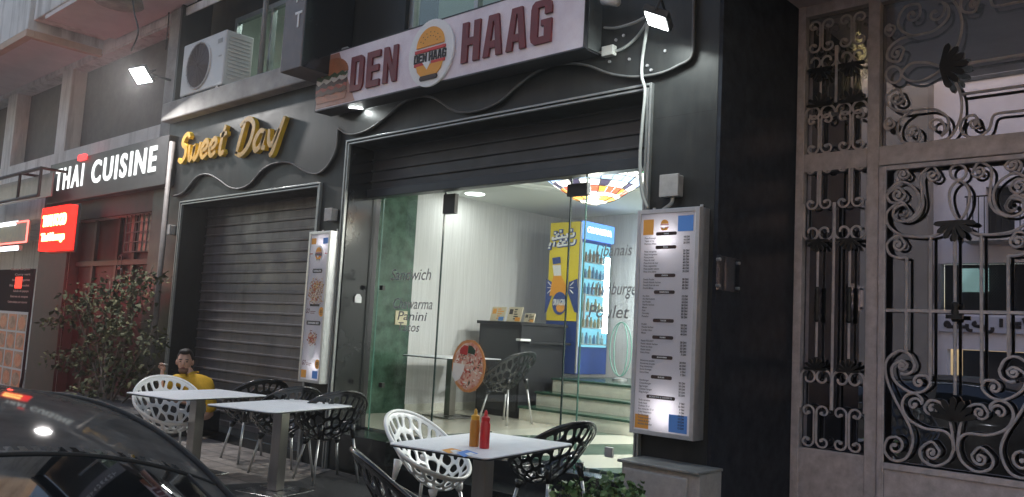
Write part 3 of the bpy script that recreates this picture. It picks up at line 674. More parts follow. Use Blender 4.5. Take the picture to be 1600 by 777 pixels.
def burger(parent, cx, cz, s, Y, thick=.004, badge=True, text=True):
    """round burger emblem: white disc, bun halves, stripes and words"""
    if badge: build(disc(MB(), cx, cz, s, s*1.05, Y, 40, d=thick), 'badge_disc', m_whitetext, parent)
    y = Y-thick-.001
    top = [(cx+s*.62*math.cos(a), cz+s*.22+s*.62*math.sin(a)*.95) for a in [i*PI/16 for i in range(17)]]
    build(MB().prism(top, y, y-thick*.5), 'bun_top', m_orange, parent)
    bot = [(cx-s*.58, cz-s*.36), (cx+s*.58, cz-s*.36), (cx+s*.52, cz-s*.55), (cx+s*.35, cz-s*.7), (cx-s*.35, cz-s*.7), (cx-s*.52, cz-s*.55)]
    build(MB().prism(bot, y, y-thick*.5), 'bun_bottom', m_orange, parent)
    mb = MB()
    mb.prism([(cx-s*.68, cz+s*.05), (cx+s*.68, cz+s*.05), (cx+s*.68, cz+s*.15), (cx-s*.68, cz+s*.15)], y, y-thick*.5)
    mb.prism([(cx-s*.68, cz-s*.36), (cx-s*.28, cz-s*.36), (cx-s*.28, cz-s*.27), (cx-s*.68, cz-s*.27)], y-.0005, y-thick*.5-.0005)
    mb.prism([(cx+s*.1, cz-s*.36), (cx+s*.68, cz-s*.36), (cx+s*.68, cz-s*.27), (cx+s*.1, cz-s*.27)], y-.0005, y-thick*.5-.0005)
    build(mb, 'stripe', m_red, parent)
    build(MB().prism([(cx-s*.3, cz-s*.27), (cx+s*.1, cz-s*.27), (cx-s*.08, cz-s*.52)], y-.001, y-thick*.5-.002), 'cheese_corner', m_whitetext, parent)
    if text:
        mb = MB()
        for m_ in block_word('DEN HAAG', cx-s*.72, cx+s*.72, cz-s*.25, cz+s*.03, y-.0003, thick*.3, .14): mb.add(m_.v, m_.f)
        build(mb, 'emblem_lettering', m_text, parent)
        pl = [(cx-s*.36, cz-s*.84), (cx+s*.36, cz-s*.84), (cx+s*.4, cz-s*.78), (cx+s*.36, cz-s*.70), (cx-s*.36, cz-s*.70), (cx-s*.4, cz-s*.78)]
        build(MB().prism(pl, y-.002, y-.002-thick*.5), 'label_pill', m_pill, parent)
        mb = MB(); text_on(mb, 'FAST FOOD', cx-s*.3, cx+s*.3, cz-s*.81, cz-s*.735, y-.0045, .001, .02); build(mb, 'pill_lettering', m_whitetext, parent)
        mb = MB()
        for i in range(14):
            a = PI*(.14+.72*(i % 7)/6); rr = s*(.47 if i < 7 else .34); mb.box(cx+rr*math.cos(a)-s*.018, cx+rr*math.cos(a)+s*.018, y-thick*.5-.001, y-thick*.5, cz+s*.22+rr*math.sin(a)*.9-s*.012, cz+s*.22+rr*math.sin(a)*.9+s*.012)
        build(mb, 'sesame_seeds', m_pill, parent)
# menu box, right
DB = .14; y_ = FY-DB
a = at(995.3, 330.4, Y=y_); b = at(1092, 321.5, Y=y_); c_ = at(985, 675, Y=y_); d_ = at(1085, 691, Y=y_)
mx0, mx1 = (a.x+c_.x)/2, (b.x+d_.x)/2; mz1 = (a.z+b.z)/2; mz0 = (c_.z+d_.z)/2
menu, yf = lightbox('menu_board', 'tall price list light box on the pillar right of the entrance', mx0, mx1, mz0, mz1, DB)
W = mx1-mx0; HH = mz1-mz0
yt = yf+.0025
build(MB().box(mx0+W*.10, mx0+W*.27, yt, yt+.001, mz1-HH*.115, mz1-HH*.045), 'orange_patch', m_orange, menu)
build(MB().box(mx0+W*.66, mx0+W*.90, yt, yt+.001, mz1-HH*.105, mz1-HH*.035), 'blue_patch', m_blue, menu)
build(MB().box(mx0+W*.08, mx0+W*.30, yt, yt+.001, mz0+HH*.025, mz0+HH*.085), 'orange_patch', m_orange, menu)
build(MB().box(mx0+W*.62, mx0+W*.90, yt, yt+.001, mz0+HH*.025, mz0+HH*.10), 'blue_patch', m_blue, menu)
burger(menu, mx0+W*.45, mz1-HH*.075, W*.10, yt+.0005, .0015, badge=False, text=False)
secs = [('TAPAS', ['Pizza fromage', 'Tapas x 3 p', 'Pommes frites'], ['10 DH', '16 DH', '20 DH']),
        ('PIZZA', ['Pizza margarita', 'Pizza bolognaise', 'Pizza poulet', 'Pizza du chef', 'Pizza fruit de mer', 'Pizza vegetarien', 'Pizza quatre saison', 'Pizza tres piano'], ['25 DH', '30 DH', '35 DH', '35 DH', '40 DH', '25 DH', '40 DH', '35 DH']),
        ('DWICH', ['Dwich Poulet', 'Dwich Viande hachee', 'Dwich Fruit de mer', 'Dwich Mixte'], ['30 DH', '30 DH', '40 DH', '35 DH']),
        ('SANDWICH', ['Au thon', 'Au charcuterie', 'Au Poulet', 'Viande hachee', 'Mixte', 'Foie', 'Cervelas', 'Panache'], ['12 DH', '12 DH', '18 DH', '20 DH', '20 DH', '20 DH', '25 DH', '20 DH']),
        ('TACOS', ['Poulet', 'Viande hachee', 'Cordon bleu', 'Mixte'], ['25 DH', '30 DH', '35 DH', '40 DH']),
        ('PANINI', ['Panini POULET', 'Panini viande hachee', 'Panini au thon', 'Panini mixte', 'Extra frites'], ['20 DH', '25 DH', '23 DH', '30 DH', '7 DH']),
        ('SHAWARMA', ['Shawarma poulet', 'Shawarma au pain', 'King shawarma', 'Extra fromage', 'Extra frites'], ['20 DH', '25 DH', '45 DH', '3 DH', '7 DH']),
        ('BURGER', ['Hamburger', 'Cheeseburger', 'Egg burger', 'Chicken burger', 'King burger'], ['22 DH', '25 DH', '30 DH', '25 DH', '32 DH']),
        ('BOISSONS & DESSERTS', ['Soda canettes', 'Soda maxi', 'Oulmes 33 cl', 'Eau minerale 33 cl', 'Cafe Nespresso', 'Jus Dorange', 'Creme caramel', 'Salade de fruit', 'Mousse chocolat'], ['7 DH', '12 DH', '7 DH', '7 DH', '12 DH', '12 DH', '10 DH', '15 DH', '12 DH'])]
nl = sum(len(s[1])+1.7 for s in secs); zc = mz1-HH*.105; st = (HH*.86)/nl
mt = MB()
for (h, it, pr) in secs:
    hw = W*(.15 if len(h) < 10 else .21); cxx = mx0+W*.48
    mp = MB(); mpt = MB(); mp.prism([(cxx-hw, zc-st*1.15), (cxx+hw, zc-st*1.15), (cxx+hw+.008, zc-st*.9), (cxx+hw+.008, zc-st*.2), (cxx+hw, zc+st*.05), (cxx-hw, zc+st*.05), (cxx-hw-.008, zc-st*.2), (cxx-hw-.008, zc-st*.9)], yt+.0005, yt-.001)
    text_on(mpt, h, cxx-hw*.85, cxx+hw*.85, zc-st*.78, zc-st*.25, yt-.0014, .0005, .02, keep=len(h) < 10, align='c')
    build(mpt, 'heading_lettering', m_whitetext, build(mp, 'heading_pill', m_pill, menu))
    zc -= st*1.35; mt = MB(); mpz = MB()
    for i, q in enumerate(it):
        text_on(mt, q, mx0+W*.13, mx0+W*.50, zc-st*.85, zc-st*.22, yt, .0008, .014, keep=True)
        text_on(mpz, pr[i], mx0+W*.60, mx0+W*.85, zc-st*.86, zc-st*.20, yt, .0008, .03, keep=True, align='r')
        zc -= st
    zc -= st*.35; build(mt, 'dish_lettering', m_grtext, menu); build(mpz, 'price_lettering', m_text, menu)
q1 = at(1037, 372, Y=yf); q2 = at(1036, 643, Y=yf)
bulb(menu, q1.x, yf+.030, q1.z, 1.5); bulb(menu, q2.x, yf+.030, q2.z, 1.7)
# picture box, left
a = at(483, 363, Y=y_); b = at(527, 359.5, Y=y_); c_ = at(466.5, 596, Y=y_); d_ = at(511, 602, Y=y_)
lx0, lx1 = (a.x+c_.x)/2, (b.x+d_.x)/2-.12; lz1 = (a.z+b.z)/2; lz0 = (c_.z+d_.z)/2
lb, yf2 = lightbox('picture_board', 'tall light box with dish pictures between the two openings', lx0, lx1, lz0, lz1, DB)
W = lx1-lx0; HH = lz1-lz0; yt = yf2+.0025
for (u, v0, c) in ((.12, .045, m_orange), (.66, .045, m_blue)):
    build(MB().box(lx0+W*u, lx0+W*(u+.22), yt, yt+.001, lz1-HH*(v0+.04), lz1-HH*v0), 'colour_patch', c, lb)
for (u, c) in ((.10, m_orange), (.62, m_blue)):
    build(MB().box(lx0+W*u, lx0+W*(u+.24), yt, yt+.001, lz0+HH*.03, lz0+HH*.08), 'colour_patch', c, lb)
burger(lb, lx0+W*.5, lz1-HH*.15, W*.22, yt+.0005, .0015, text=True)
for u_ in (.06, .78): build(MB().box(lx0+W*u_, lx0+W*(u_+.16), yt, yt+.001, lz1-HH*.152, lz1-HH*.147), 'stripe', m_red, lb)
for (v, tx) in ((.265, 'KAPSALON'), (.61, 'SHAWARMA BOX')):
    z = lz1-HH*v; hw = W*(.2 if v < .5 else .3); cxx = lx0+W*.5
    build(MB().prism([(cxx-hw, z-.022), (cxx+hw, z-.022), (cxx+hw+.01, z), (cxx+hw, z+.022), (cxx-hw, z+.022), (cxx-hw-.01, z)], yt+.0005, yt-.001), 'heading_pill', m_text, lb)
    mb = MB(); text_on(mb, tx, cxx-hw*.85, cxx+hw*.85, z-.011, z+.011, yt-.0014, .0005, .02); build(mb, 'heading_lettering', m_whitetext, lb)
fd_cols = [mat('fries_yellow', (.70, .42, .10), .5), mat('meat_brown', (.25, .09, .04), .5), mat('sauce_red', (.45, .06, .04), .5), mat('cream_sauce', (.75, .68, .58), .5)]
def foodpile(cx, cz, w, h, n, wts):
    for k in range(4):
        mb = MB()
        for i in range(int(n*wts[k])):
            u = random.gauss(0, .42); v = random.gauss(0, .42)
            if abs(u) > 1 or abs(v) > 1: continue
            x = cx+u*w; z = cz+v*h; an = random.uniform(0, PI); L = random.uniform(.008, .02); s = random.uniform(.003, .006); dx = math.cos(an); dz = math.sin(an); Yq = yt-.0002-.00015*(i % 9)-.0012*k*.3
            mb.prism([(x+dx*L, z+dz*L), (x-dz*s, z+dx*s), (x-dx*L, z-dz*L), (x+dz*s, z-dx*s)], Yq, Yq-.0003)
        build(mb, 'dish_print', fd_cols[k], lb)
foodpile(lx0+W*.5, lz1-HH*.40, W*.36, HH*.09, 210, (1, .9, .35, .4))
foodpile(lx0+W*.5, lz1-HH*.71, W*.22, HH*.05, 90, (.5, .7, .8, .3))
build(MB().box(lx0+W*.28, lx0+W*.72, yt-.001, yt, lz1-HH*.50, lz1-HH*.485), 'serving_tray', m_text, lb)
build(MB().prism([(lx0+W*.36, lz1-HH*.755), (lx0+W*.66, lz1-HH*.745), (lx0+W*.58, lz1-HH*.85), (lx0+W*.42, lz1-HH*.85)], yt, yt-.001), 'paper_box', m_whitetext, lb)
for (v, n_) in ((.535, '55'), (.875, '35')):
    z = lz1-HH*v; build(disc(MB(), lx0+W*.82, z, W*.11, W*.13, yt+.0005, 20, d=.001), 'price_disc', m_orange, lb)
    mb = MB(); text_on(mb, n_, lx0+W*.76, lx0+W*.88, z-.012, z+.022, yt-.0008, .0005, .02); text_on(mb, 'DH', lx0+W*.79, lx0+W*.85, z-.032, z-.018, yt-.0008, .0005, .01); build(mb, 'price_lettering', m_text, lb)
    mb = MB(); text_on(mb, 'GO', lx0+W*.10, lx0+W*.26, z-.02, z+.03, yt, .0008, .0, .3)
    for kx in (0, 1): mb.box(lx0+W*.32, lx0+W*(.56-kx*.05), yt-.0008, yt, z-.002-kx*.018, z+.004-kx*.018)
    build(mb, 'small_lettering', m_maroon, lb)
q1 = at(503, 382, Y=yf2); q2 = at(490.5, 573, Y=yf2)
bulb(lb, q1.x, yf2+.030, q1.z, 1.0); bulb(lb, q2.x, yf2+.030, q2.z, 1.1)

# =================================================================== MAIN SIGN
SY = 4.97
a = at(493.4, 172.4, Y=SY); b = at(910.8, 74.3, Y=SY); c_ = at(498.4, 91, Y=SY)
sx0_, sx1_ = (a.x+c_.x)/2, b.x; sz0, sz1 = (a.z+b.z)/2, c_.z
sg = thing('shop_sign', 'white board with maroon DEN HAAG letters and a burger badge', 'sign', ((sx0_+sx1_)/2, SY, sz0))
m_signw = mat('sign_vinyl', (.66, .56, .62), .45, col2=(.86, .80, .85), scale=2.6)
build(MB().box(sx0_, sx1_, SY, SY+.03, sz0, sz1), 'sign_panel', m_signw, sg)
m_frame_blk = mat('sign_frame', (.03, .03, .035), .5)
build(MB().box(sx0_-.006, sx1_+.02, SY-.002, SY+.04, sz0-.014, sz0).box(sx0_-.008, sx0_-.0005, SY-.002, SY+.04, sz0-.014, sz1).box(sx0_-.006, sx1_+.02, SY-.004, SY+.04, sz1+.0005, sz1+.012).box(sx1_+.0005, sx1_+.008, SY-.002, SY+.04, sz0, sz1), 'sign_edge', m_frame_blk, sg)
build(MB().box(sx0_-.006, sx1_+.01, SY+.04, FY-.07, sz0-.014, sz0-.004), 'sign_soffit', m_frame_blk, sg)
build(MB().box(sx1_+.003, sx1_+.018, SY+.041, FY-.07, sz0-.0, sz1), 'end_plate', mat('end_plate_metal', (.16, .17, .17), .4, .5, .3, 6), sg)
build(MB().box(sx0_+.003, sx0_-.012, SY+.041, FY-.06, sz0, sz1), 'end_plate', mat('end_plate_dark', (.05, .05, .05), .4, .5, .3, 6), sg)
def letters(word, xs, z0, z1, Y, depth, m, parent, off, gap=.12):
    gl = [glyphs(ch, off) for ch in word]; ws = []
    for v, f in gl: ws.append(max(q[0] for q in v)-min(q[0] for q in v))
    tot = sum(ws)+gap*(len(word)-1); x0, x1 = xs; sc = (x1-x0)/tot; x = x0
    for (v, f), w, ch in zip(gl, ws, word):
        mb = MB(); ax = min(q[0] for q in v); ay = min(q[1] for q in v); by = max(q[1] for q in v)
        if ch == 'I' : pass
        mb.add([(x+(q[0]-ax)*sc, Y-(q[2]+.5)*depth, z0+(q[1]-ay)*(z1-z0)/(by-ay)) for q in v], f)
        build(mb, 'letter', m, parent); x += (w+gap)*sc
dz0 = (at(549.6, 144, Y=SY).z+at(622, 127, Y=SY).z)/2; dz1 = (at(552, 89.7, Y=SY).z+at(622, 72, Y=SY).z)/2
for m_ in block_word('DEN', at(550.5, 115, Y=SY).x, at(622.5, 100, Y=SY).x, dz0, dz1, SY-.001, .022, .28): build(m_, 'letter', m_maroon, sg)
dz0 = (at(723.3, 100.4, Y=SY).z+at(864, 65, Y=SY).z)/2; dz1 = (at(725, 36.8, Y=SY).z+at(820, 12, Y=SY).z)/2
for m_ in block_word('HAAG', at(724, 68, Y=SY).x, at(864, 35, Y=SY).x, dz0, dz1, SY-.001, .022, .22): build(m_, 'letter', m_maroon, sg)
q = at(676, 84, Y=SY); bs = (at(711, 80, Y=SY).x-at(642, 90, Y=SY).x)/2
burger(sg, q.x, q.z, bs, SY-.008, .02)
# painted burger picture at left end
b0 = at(519, 122, Y=SY); bw = .17; bx = b0.x
L0 = sx0_+.01; R0 = at(541, 85, Y=SY).x; R1 = at(543, 158, Y=SY).x
build(MB().prism([(L0, sz0+.01), (R1+.12, sz0+.01), (R0-.12, sz1-.01), (L0, sz1-.01)], SY-.001, SY-.003), 'picture_ground', mat('picture_warm', (.34, .13, .09), .5, col2=(.50, .33, .27), scale=3), sg)
cz = (sz0+sz1)/2; cxb = (L0+R1)/2-.02; hw = (R1-L0)*.50
mb = MB().prism([(cxb+hw*math.cos(t_), cz+.06+hw*.62*math.sin(t_)) for t_ in [i*PI/14 for i in range(15)]], SY-.004, SY-.006)
build(mb, 'burger_bun', mat('bun_brown', (.36, .13, .06), .4, 0, .3, 8), sg)
mb = MB().prism([(cxb-hw, cz-.15), (cxb+hw, cz-.15), (cxb+hw*.9, cz-.23), (cxb-hw*.9, cz-.23)], SY-.004, SY-.006); build(mb, 'burger_bun', bpy.data.materials['bun_brown'], sg)
for k, (zz_, cc) in enumerate(((.035, (.05, .08, .04)), (-.01, (.55, .5, .45)), (-.05, (.06, .03, .03)), (-.10, (.30, .05, .03)), (-.13, (.12, .06, .04)))):
    pts = [(cxb-hw*.98+i*hw*1.96/12, cz+zz_+.028+.018*math.sin(i*2.1+k)) for i in range(13)]
    build(MB().prism(pts+[(x, cz+zz_-.02+.012*math.sin(x*40+k)) for x, z in reversed(pts)], SY-.0065-.0006*k, SY-.0075-.0006*k), 'burger_filling', mat('filling', cc, .5), sg)

# =================================================================== GOLD LETTERS 'Sweet Day'
sw = thing('gold_lettering', 'yellow and gold script letters reading Sweet Day on the black wall', 'sign', (-9.5, FY, 3.5))
S_ = {  # strokes in unit box (x right, y up)
 'S': ([[(.85, .95), (.6, 1.12), (.3, 1.0), (.25, .75), (.6, .55), (.68, .25), (.4, 0), (.05, .12)]], .95),
 'w': ([[(.0, .64), (.08, .2), (.22, .0), (.42, .22), (.50, .56), (.54, .18), (.68, .0), (.92, .2), (1.0, .66)]], 1.15),
 'e': ([[(.10, .28), (.42, .34), (.55, .52), (.36, .66), (.10, .48), (.06, .18), (.28, .0), (.62, .14)]], .74),
 't': ([[(.4, 1.1), (.25, .5), (.25, .1), (.42, .0), (.6, .1)], [(.05, .72), (.62, .78)]], .66),
 'D': ([[(.35, 1.1), (.2, .5), (.12, .05)], [(.05, 1.0), (.5, 1.18), (.95, .9), (.85, .3), (.45, .0), (.05, .08)]], 1.12),
 'a': ([[(.6, .6), (.3, .66), (.06, .35), (.2, .05), (.48, .2), (.62, .62)], [(.62, .62), (.58, .15), (.78, .06)]], .82),
 'y': ([[(.02, .66), (.12, .25), (.35, .15), (.62, .6)], [(.82, .95), (.62, .45), (.45, -.1), (.30, -.22)]], .8)}
wp = [(at(279, 236, Y=FY-.1), at(352, 222, Y=FY-.1)), (at(368, 222, Y=FY-.1), at(438, 210, Y=FY-.1))]
for word, (A, B), (yb, yt_) in (('Sweet', wp[0], (254, 212)), ('Day', wp[1], (243, 190))):
    tot = sum(S_[ch][1] for ch in word); sc = (B.x-A.x)/tot; x = A.x
    zb_ = at((279 if word == 'Sweet' else 370), yb, Y=FY-.1).z+.0; zh = .33 if word == 'Sweet' else .37
    for ch in word:
        lines, adv = S_[ch]; mb = MB(); mb2 = MB()
        for L in lines:
            P = catmull([Vector((x+(px_+py_*.18)*sc, 0, zb_+py_*zh)) for px_, py_ in L], 5)
            for (mm_, Y0, Y1, r_) in ((mb, FY-.10, FY-.050, .034), (mb2, FY-.106, FY-.101, .032)):
                n = len(P)
                Lf = []; Rt = []
                for i, pnt in enumerate(P):
                    tg = (P[min(i+1, n-1)]-P[max(i-1, 0)]).normalized(); nn = Vector((-tg.z, 0, tg.x))*(r_*(.75+.35*math.sin(PI*i/(n-1))))
                    Lf.append(pnt+nn); Rt.append(pnt-nn)
                v = []
                for q1_, q2_ in zip(Lf, Rt): v += [(q1_.x, Y0, q1_.z), (q2_.x, Y0, q2_.z), (q1_.x, Y1, q1_.z), (q2_.x, Y1, q2_.z)]
                fs = []
                for i in range(n-1):
                    a_ = i*4; b_ = a_+4; fs += [(a_, a_+1, b_+1, b_), (a_+2, b_+2, b_+3, a_+3), (a_, b_, b_+2, a_+2), (a_+1, a_+3, b_+3, b_+1)]
                fs += [(0, 2, 3, 1), ((n-1)*4, (n-1)*4+1, (n-1)*4+3, (n-1)*4+2)]
                mm_.add(v, fs)
        lo_ = build(mb, 'letter', m_gold, sw); build(mb2, 'letter_face', m_goldside, lo_); x += adv*sc

# =================================================================== THAI SIGN
TY = 5.10
a = at(75, 302, Y=TY); b = at(258, 287, Y=TY)
tb0, tb1 = at(78, 300, Y=TY).x, at(258, 280, Y=TY).x
tz0 = at(258, 288, Y=TY).z; tz1 = at(250, 190, Y=TY).z
ts = thing('restaurant_sign', 'dark board with glowing white THAI CUISINE letters', 'sign', ((tb0+tb1)/2, TY, tz0))
build(MB().box(tb0-.1, tb1, TY, FY-.003, tz0, 3.95), 'sign_board', m_thaiboard, ts, bevel=.006)
m_lit = emat('lit_white_letter', (.95, 1, .98), .62)
lz0_ = at(150, 285, Y=TY).z
A = at(86, 297, Y=TY); B = at(129, 289, Y=TY); C_ = at(143, 283, Y=TY); D_ = at(243, 270, Y=TY)
zt1 = (at(88, 262, Y=TY).z+at(243, 233, Y=TY).z)/2; zb1 = (A.z+D_.z)/2
letters('THAI', (A.x, B.x), zb1, zt1, TY-.002, .012, m_lit, ts, .022, .20)
letters('CUISINE', (C_.x, D_.x), zb1, zt1, TY-.002, .012, m_lit, ts, .022, .20)
q = at(131, 250, Y=TY)
build(MB().box(q.x-.13, q.x-.02, TY-.05, TY-.001, zt1+.05, zt1+.14).box(q.x+.02, q.x+.13, TY-.05, TY-.001, zt1+.05, zt1+.14), 'letter_dots', emat('red_lit_dot', (1, .05, .05), 1.2), ts)

# =================================================================== NEIGHBOUR (THAI) BUILDING + WHITE BUILDING
nb = thing('neighbour_building', 'white plastered building with dark openings beyond the black one', 'building', (-15, FY, 0))
NY = 5.32
def pxr(pts, Y=NY): return [at(x, y, Y=Y) for x, y in pts]
A1 = pxr([(27, 155), (97, 128), (88, 240), (18, 257)]); B1 = pxr([(113, 120), (236, 75), (240, 203), (106, 238)])
zt_, zb_ = 5.75, 4.25
holesN = [(A1[0].x, A1[1].x, zb_, zt_), (B1[0].x, CX-.35, zb_, zt_), (A1[0].x-2.6, A1[0].x-.55, zb_, zt_)]
holesN.append((-14.9, CX-.35, .0, 2.95)); holesN.append((-26, -16.2, 0, 3.1))
build(holed(MB(), -34, CX-.003, 0, 12, NY, NY+.4, holesN), 'wall', m_white, nb)
for h in holesN[:3]: build(MB().box(h[0], h[1], NY+.25, NY+.3, h[2], h[3]), 'window_screen', mat('dark_screen', (.10, .085, .08), .7, 0, .2, 6), nb)
# thai restaurant front, recessed
h = holesN[3]; build(MB().box(h[0], h[1], NY+.15, NY+.2, h[2], h[3]), 'shop_front', m_darkred, nb)
mb = MB()
for xx in (-14.2, -13.3, -12.7): mb.box(xx-.04, xx+.04, NY+.10, NY+.148, 0, h[3])
mb.box(h[0], h[1], NY+.09, NY+.147, 2.2, 2.28); build(mb, 'panel_rails', mat('dark_wood', (.05, .018, .016), .5), nb)
q = at(188, 410, Y=NY+.1)
mb = MB()
for k in range(3): mb.tube([(q.x+.07*math.cos(t_), NY+.1, q.z-.18*k+.11*math.sin(t_)) for t_ in [i*2*PI/16 for i in range(16)]], .018, 6, closed=True)
build(mb, 'wall_ornament', mat('ornament_dark', (.05, .02, .02), .3), nb, smooth=True)
# barred window
wA = at(206, 320, Y=NY+.1); wB = at(247, 392, Y=NY+.1)
wx0, wx1, wz0, wz1 = wA.x+.0, min(wB.x, h[1]-.02), wB.z, wA.z
wd = build(MB().box(wx0, wx1, NY+.12, NY+.146, wz0, wz1), 'window', mat('dusty_pane', (.09, .085, .08), .3, 0, .4, 6), nb)
mb = MB()
for i in range(8): xx = wx0+(wx1-wx0)*i/7; mb.tube([(xx, NY+.05, wz0), (xx, NY+.05, wz1)], .01, 5)
for i in range(6): z = wz0+(wz1-wz0)*i/5; mb.tube([(wx0, NY+.05, z), (wx1, NY+.05, z)], .01, 5)
build(mb, 'window_bars', mat('rusty_bars', (.16, .12, .10), .7), wd)
# balcony box
BXs = at(160, 87, Y=NY).x; bcz = at(160, 87, Y=NY).z; bc = at(42, 55, X=BXs)
mb = MB().box(-30, BXs, bc.y, NY-.003, bc.z+.12, 12); build(mb, 'balcony_box', m_white, nb)
build(MB().box(-30, BXs+.0, bc.y+.01, NY-.003, bc.z+.10, bc.z+.119), 'balcony_soffit', m_soffit, nb)
build(MB().box(-30, BXs+.02, bc.y-.02, bc.y+.10, bc.z-.02, bc.z+.099).box(BXs-.10, BXs+.02, bc.y+.101, NY-.003, bc.z-.02, bc.z+.099), 'balcony_lip', mat('ochre_lip', (.52, .36, .27), .8, 0, .15, 3), nb, bevel=.01)
mb = MB().box(-30, -10.2, NY-.02, NY-.004, 5.78, 5.9); build(mb, 'string_course', m_white, nb)
build(MB().box(BXs+.03, CX+.35, NY-1.1, NY-.003, 6.0, 12), 'bay_box', m_white, nb, bevel=.02)
build(MB().box(BXs+.5, CX+.34, NY-1.08, NY-.01, 5.93, 5.999), 'bay_soffit', m_soffit, nb)
build(MB().box(CX-.33, CX-.005, NY-.06, NY-.002, 3.97, 5.9), 'corner_pier', m_concrete, nb)
build(MB().box(CX-.33, CX-.005, NY-.06, NY-.002, 0, 3.5), 'dark_pier', m_clad, nb)
build(MB().box(-14.9, -14.86, NY+.001, NY+.148, 0, 2.95).box(CX-.39, CX-.35, NY+.001, NY+.148, 0, 2.95).box(-16.2, -14.9, NY-.05, NY-.002, 0, 3.6).box(-14.9, CX-.335, NY-.05, NY-.002, 2.95, 3.35), 'red_cladding', m_darkred, nb)
# left meat shop interior
ms = thing('corner_shop_front', 'brightly lit shop front at the far left street end', 'shop', (-18, 5, 0))
build(MB().box(-26, -16.2, NY+1.8, NY+1.9, 0, 3.1), 'back_wall', m_white, ms)
build(MB().box(-26, -16.2, NY+.42, NY+1.8, 3.101, 3.15), 'ceiling', m_white, ms)
mb = MB()
for i in range(14): xx = -19+.2*i; mb.box(xx, xx+.13, NY+1.6, NY+1.78, 1.8+.0*i, 2.0+.12*(i % 3)); mb.box(xx, xx+.12, NY+1.6, NY+1.78, 2.35, 2.5+.05*(i % 2))
build(mb, 'shelf_goods', mat('pale_goods', (.5, .48, .5), .5, 0, .5, 9), ms)
def tubelight(x0, x1, y, lab):
    a = at(x0, y, Y=4.95); b = at(x1, y, Y=4.95); t = thing('fluorescent_tube', lab, 'tube light', ((a.x+b.x)/2, 4.95, b.z))
    build(MB().tube([(b.x-1.6, 4.95, b.z), (b.x, 4.95, b.z)], .035, 10), 'tube', emat('tube_glow', (.85, .9, 1), 2.2), t)
    build(MB().box(b.x-1.6, b.x, 4.98, 5.04, b.z-.03, b.z+.06), 'fitting', m_ac, t)
tubelight(0, 26, 349, 'white glowing tube above the red outlined panel at the far left')
tubelight(0, 26, 388, 'white glowing tube below the red outlined panel at the far left')
a = at(44, 345, Y=4.93); b = at(40, 378, Y=4.93)
np_ = thing('outlined_panel', 'hanging picture panel with a red light outline at far left', 'sign', (a.x-.9, 4.93, b.z))
build(MB().box(a.x-1.8, a.x, 4.94, 4.98, b.z, a.z), 'panel', mat('scenic_print', (.22, .23, .22), .5, col2=(.42, .36, .22), scale=5), np_)
build(MB().tube([(a.x-1.8, 4.935, a.z), (a.x, 4.935, a.z), (a.x, 4.935, b.z), (a.x-1.8, 4.935, b.z)], .015, 6), 'red_outline', emat('red_outline_glow', (1, .12, .10), 1.6), np_)
# awning frame at left
mb = MB()
a = at(0, 272, Y=4.7); b = at(62, 288, Y=4.7)
mb.tube([(a.x-2, 4.7, 3.75), (b.x, 4.7, 3.75)], .03, 6).tube([(a.x-2, 4.7, 3.3), (b.x, 4.7, 3.3)], .03, 6)
for xx in (b.x-1.0, b.x): mb.tube([(xx, 4.7, 3.3), (xx, 4.7, 3.75)], .025, 6); mb.tube([(xx, 4.7, 3.75), (xx, NY, 3.75)], .025, 6)
af = thing('awning_frame', 'dark metal awning frame over the far left shop', 'awning', (b.x-1, 4.7, 3.3))
build(mb, 'frame_bars', mat('awning_metal', (.04, .03, .03), .5, .3), af)
build(MB().box(a.x-2, b.x-.05, 4.9, 4.92, 3.32, 3.72), 'clear_panel', mat('cloudy_panel', (.18, .13, .13), .4, 0, .4, 3), af)
# red LED box
RY = 4.85
ra = at(64, 326, Y=RY); rb = at(108, 320, Y=RY); rc = at(62, 393, Y=RY); rd = at(103, 388, Y=RY)
rx0, rx1 = (ra.x+rc.x)/2, (rb.x+rd.x)/2; rz0, rz1 = (rc.z+rd.z)/2, (ra.z+rb.z)/2
rs = thing('led_sign', 'bright red light sign with two lines of yellow glowing letters', 'sign', ((rx0+rx1)/2, RY, rz0))
build(MB().box(rx0, rx1, RY, RY+.12, rz0, rz1), 'lit_face', emat('led_red', (1, .015, .01), 1.5), rs)
build(MB().box(rx0-.03, rx1+.03, RY+.121, RY+.16, rz0-.03, rz1+.03), 'back_case', m_dark, rs)
mb = MB(); hh = rz1-rz0; ww = rx1-rx0
text_on(mb, 'THAI FOOD', rx0+ww*.08, rx1-ww*.06, rz0+hh*.55, rz0+hh*.82, RY-.002, .01, .05)
build(mb, 'lit_words', emat('led_yellow', (1, .75, .2), 3.0), rs); mb = MB(); text_on(mb, 'Thai Massage', rx0+ww*.08, rx1-ww*.06, rz0+hh*.16, rz0+hh*.40, RY-.002, .01, .06)
build(mb, 'lit_words', bpy.data.materials['led_yellow'], rs)
l = bpy.data.lights.new('led_spill', 'AREA'); l.shape = 'RECTANGLE'; l.size = ww; l.size_y = hh; l.energy = 15; l.color = (1, .06, .04)
lo = bpy.data.objects.new('led_spill', l); COL.objects.link(lo); lo.parent = rs; lo.location = Vector((0, -.03, hh/2)); lo.rotation_euler = (PI/2, 0, 0)
# added red fill lamp before and below the box, reddening door and shrub
l = bpy.data.lights.new('led_red_fill', 'POINT'); l.energy = 9; l.color = (1, .05, .03); l.shadow_soft_size = .15
lo = bpy.data.objects.new('led_red_fill', l); COL.objects.link(lo); lo.parent = rs; lo.location = Vector((.25, -.34, -.55))
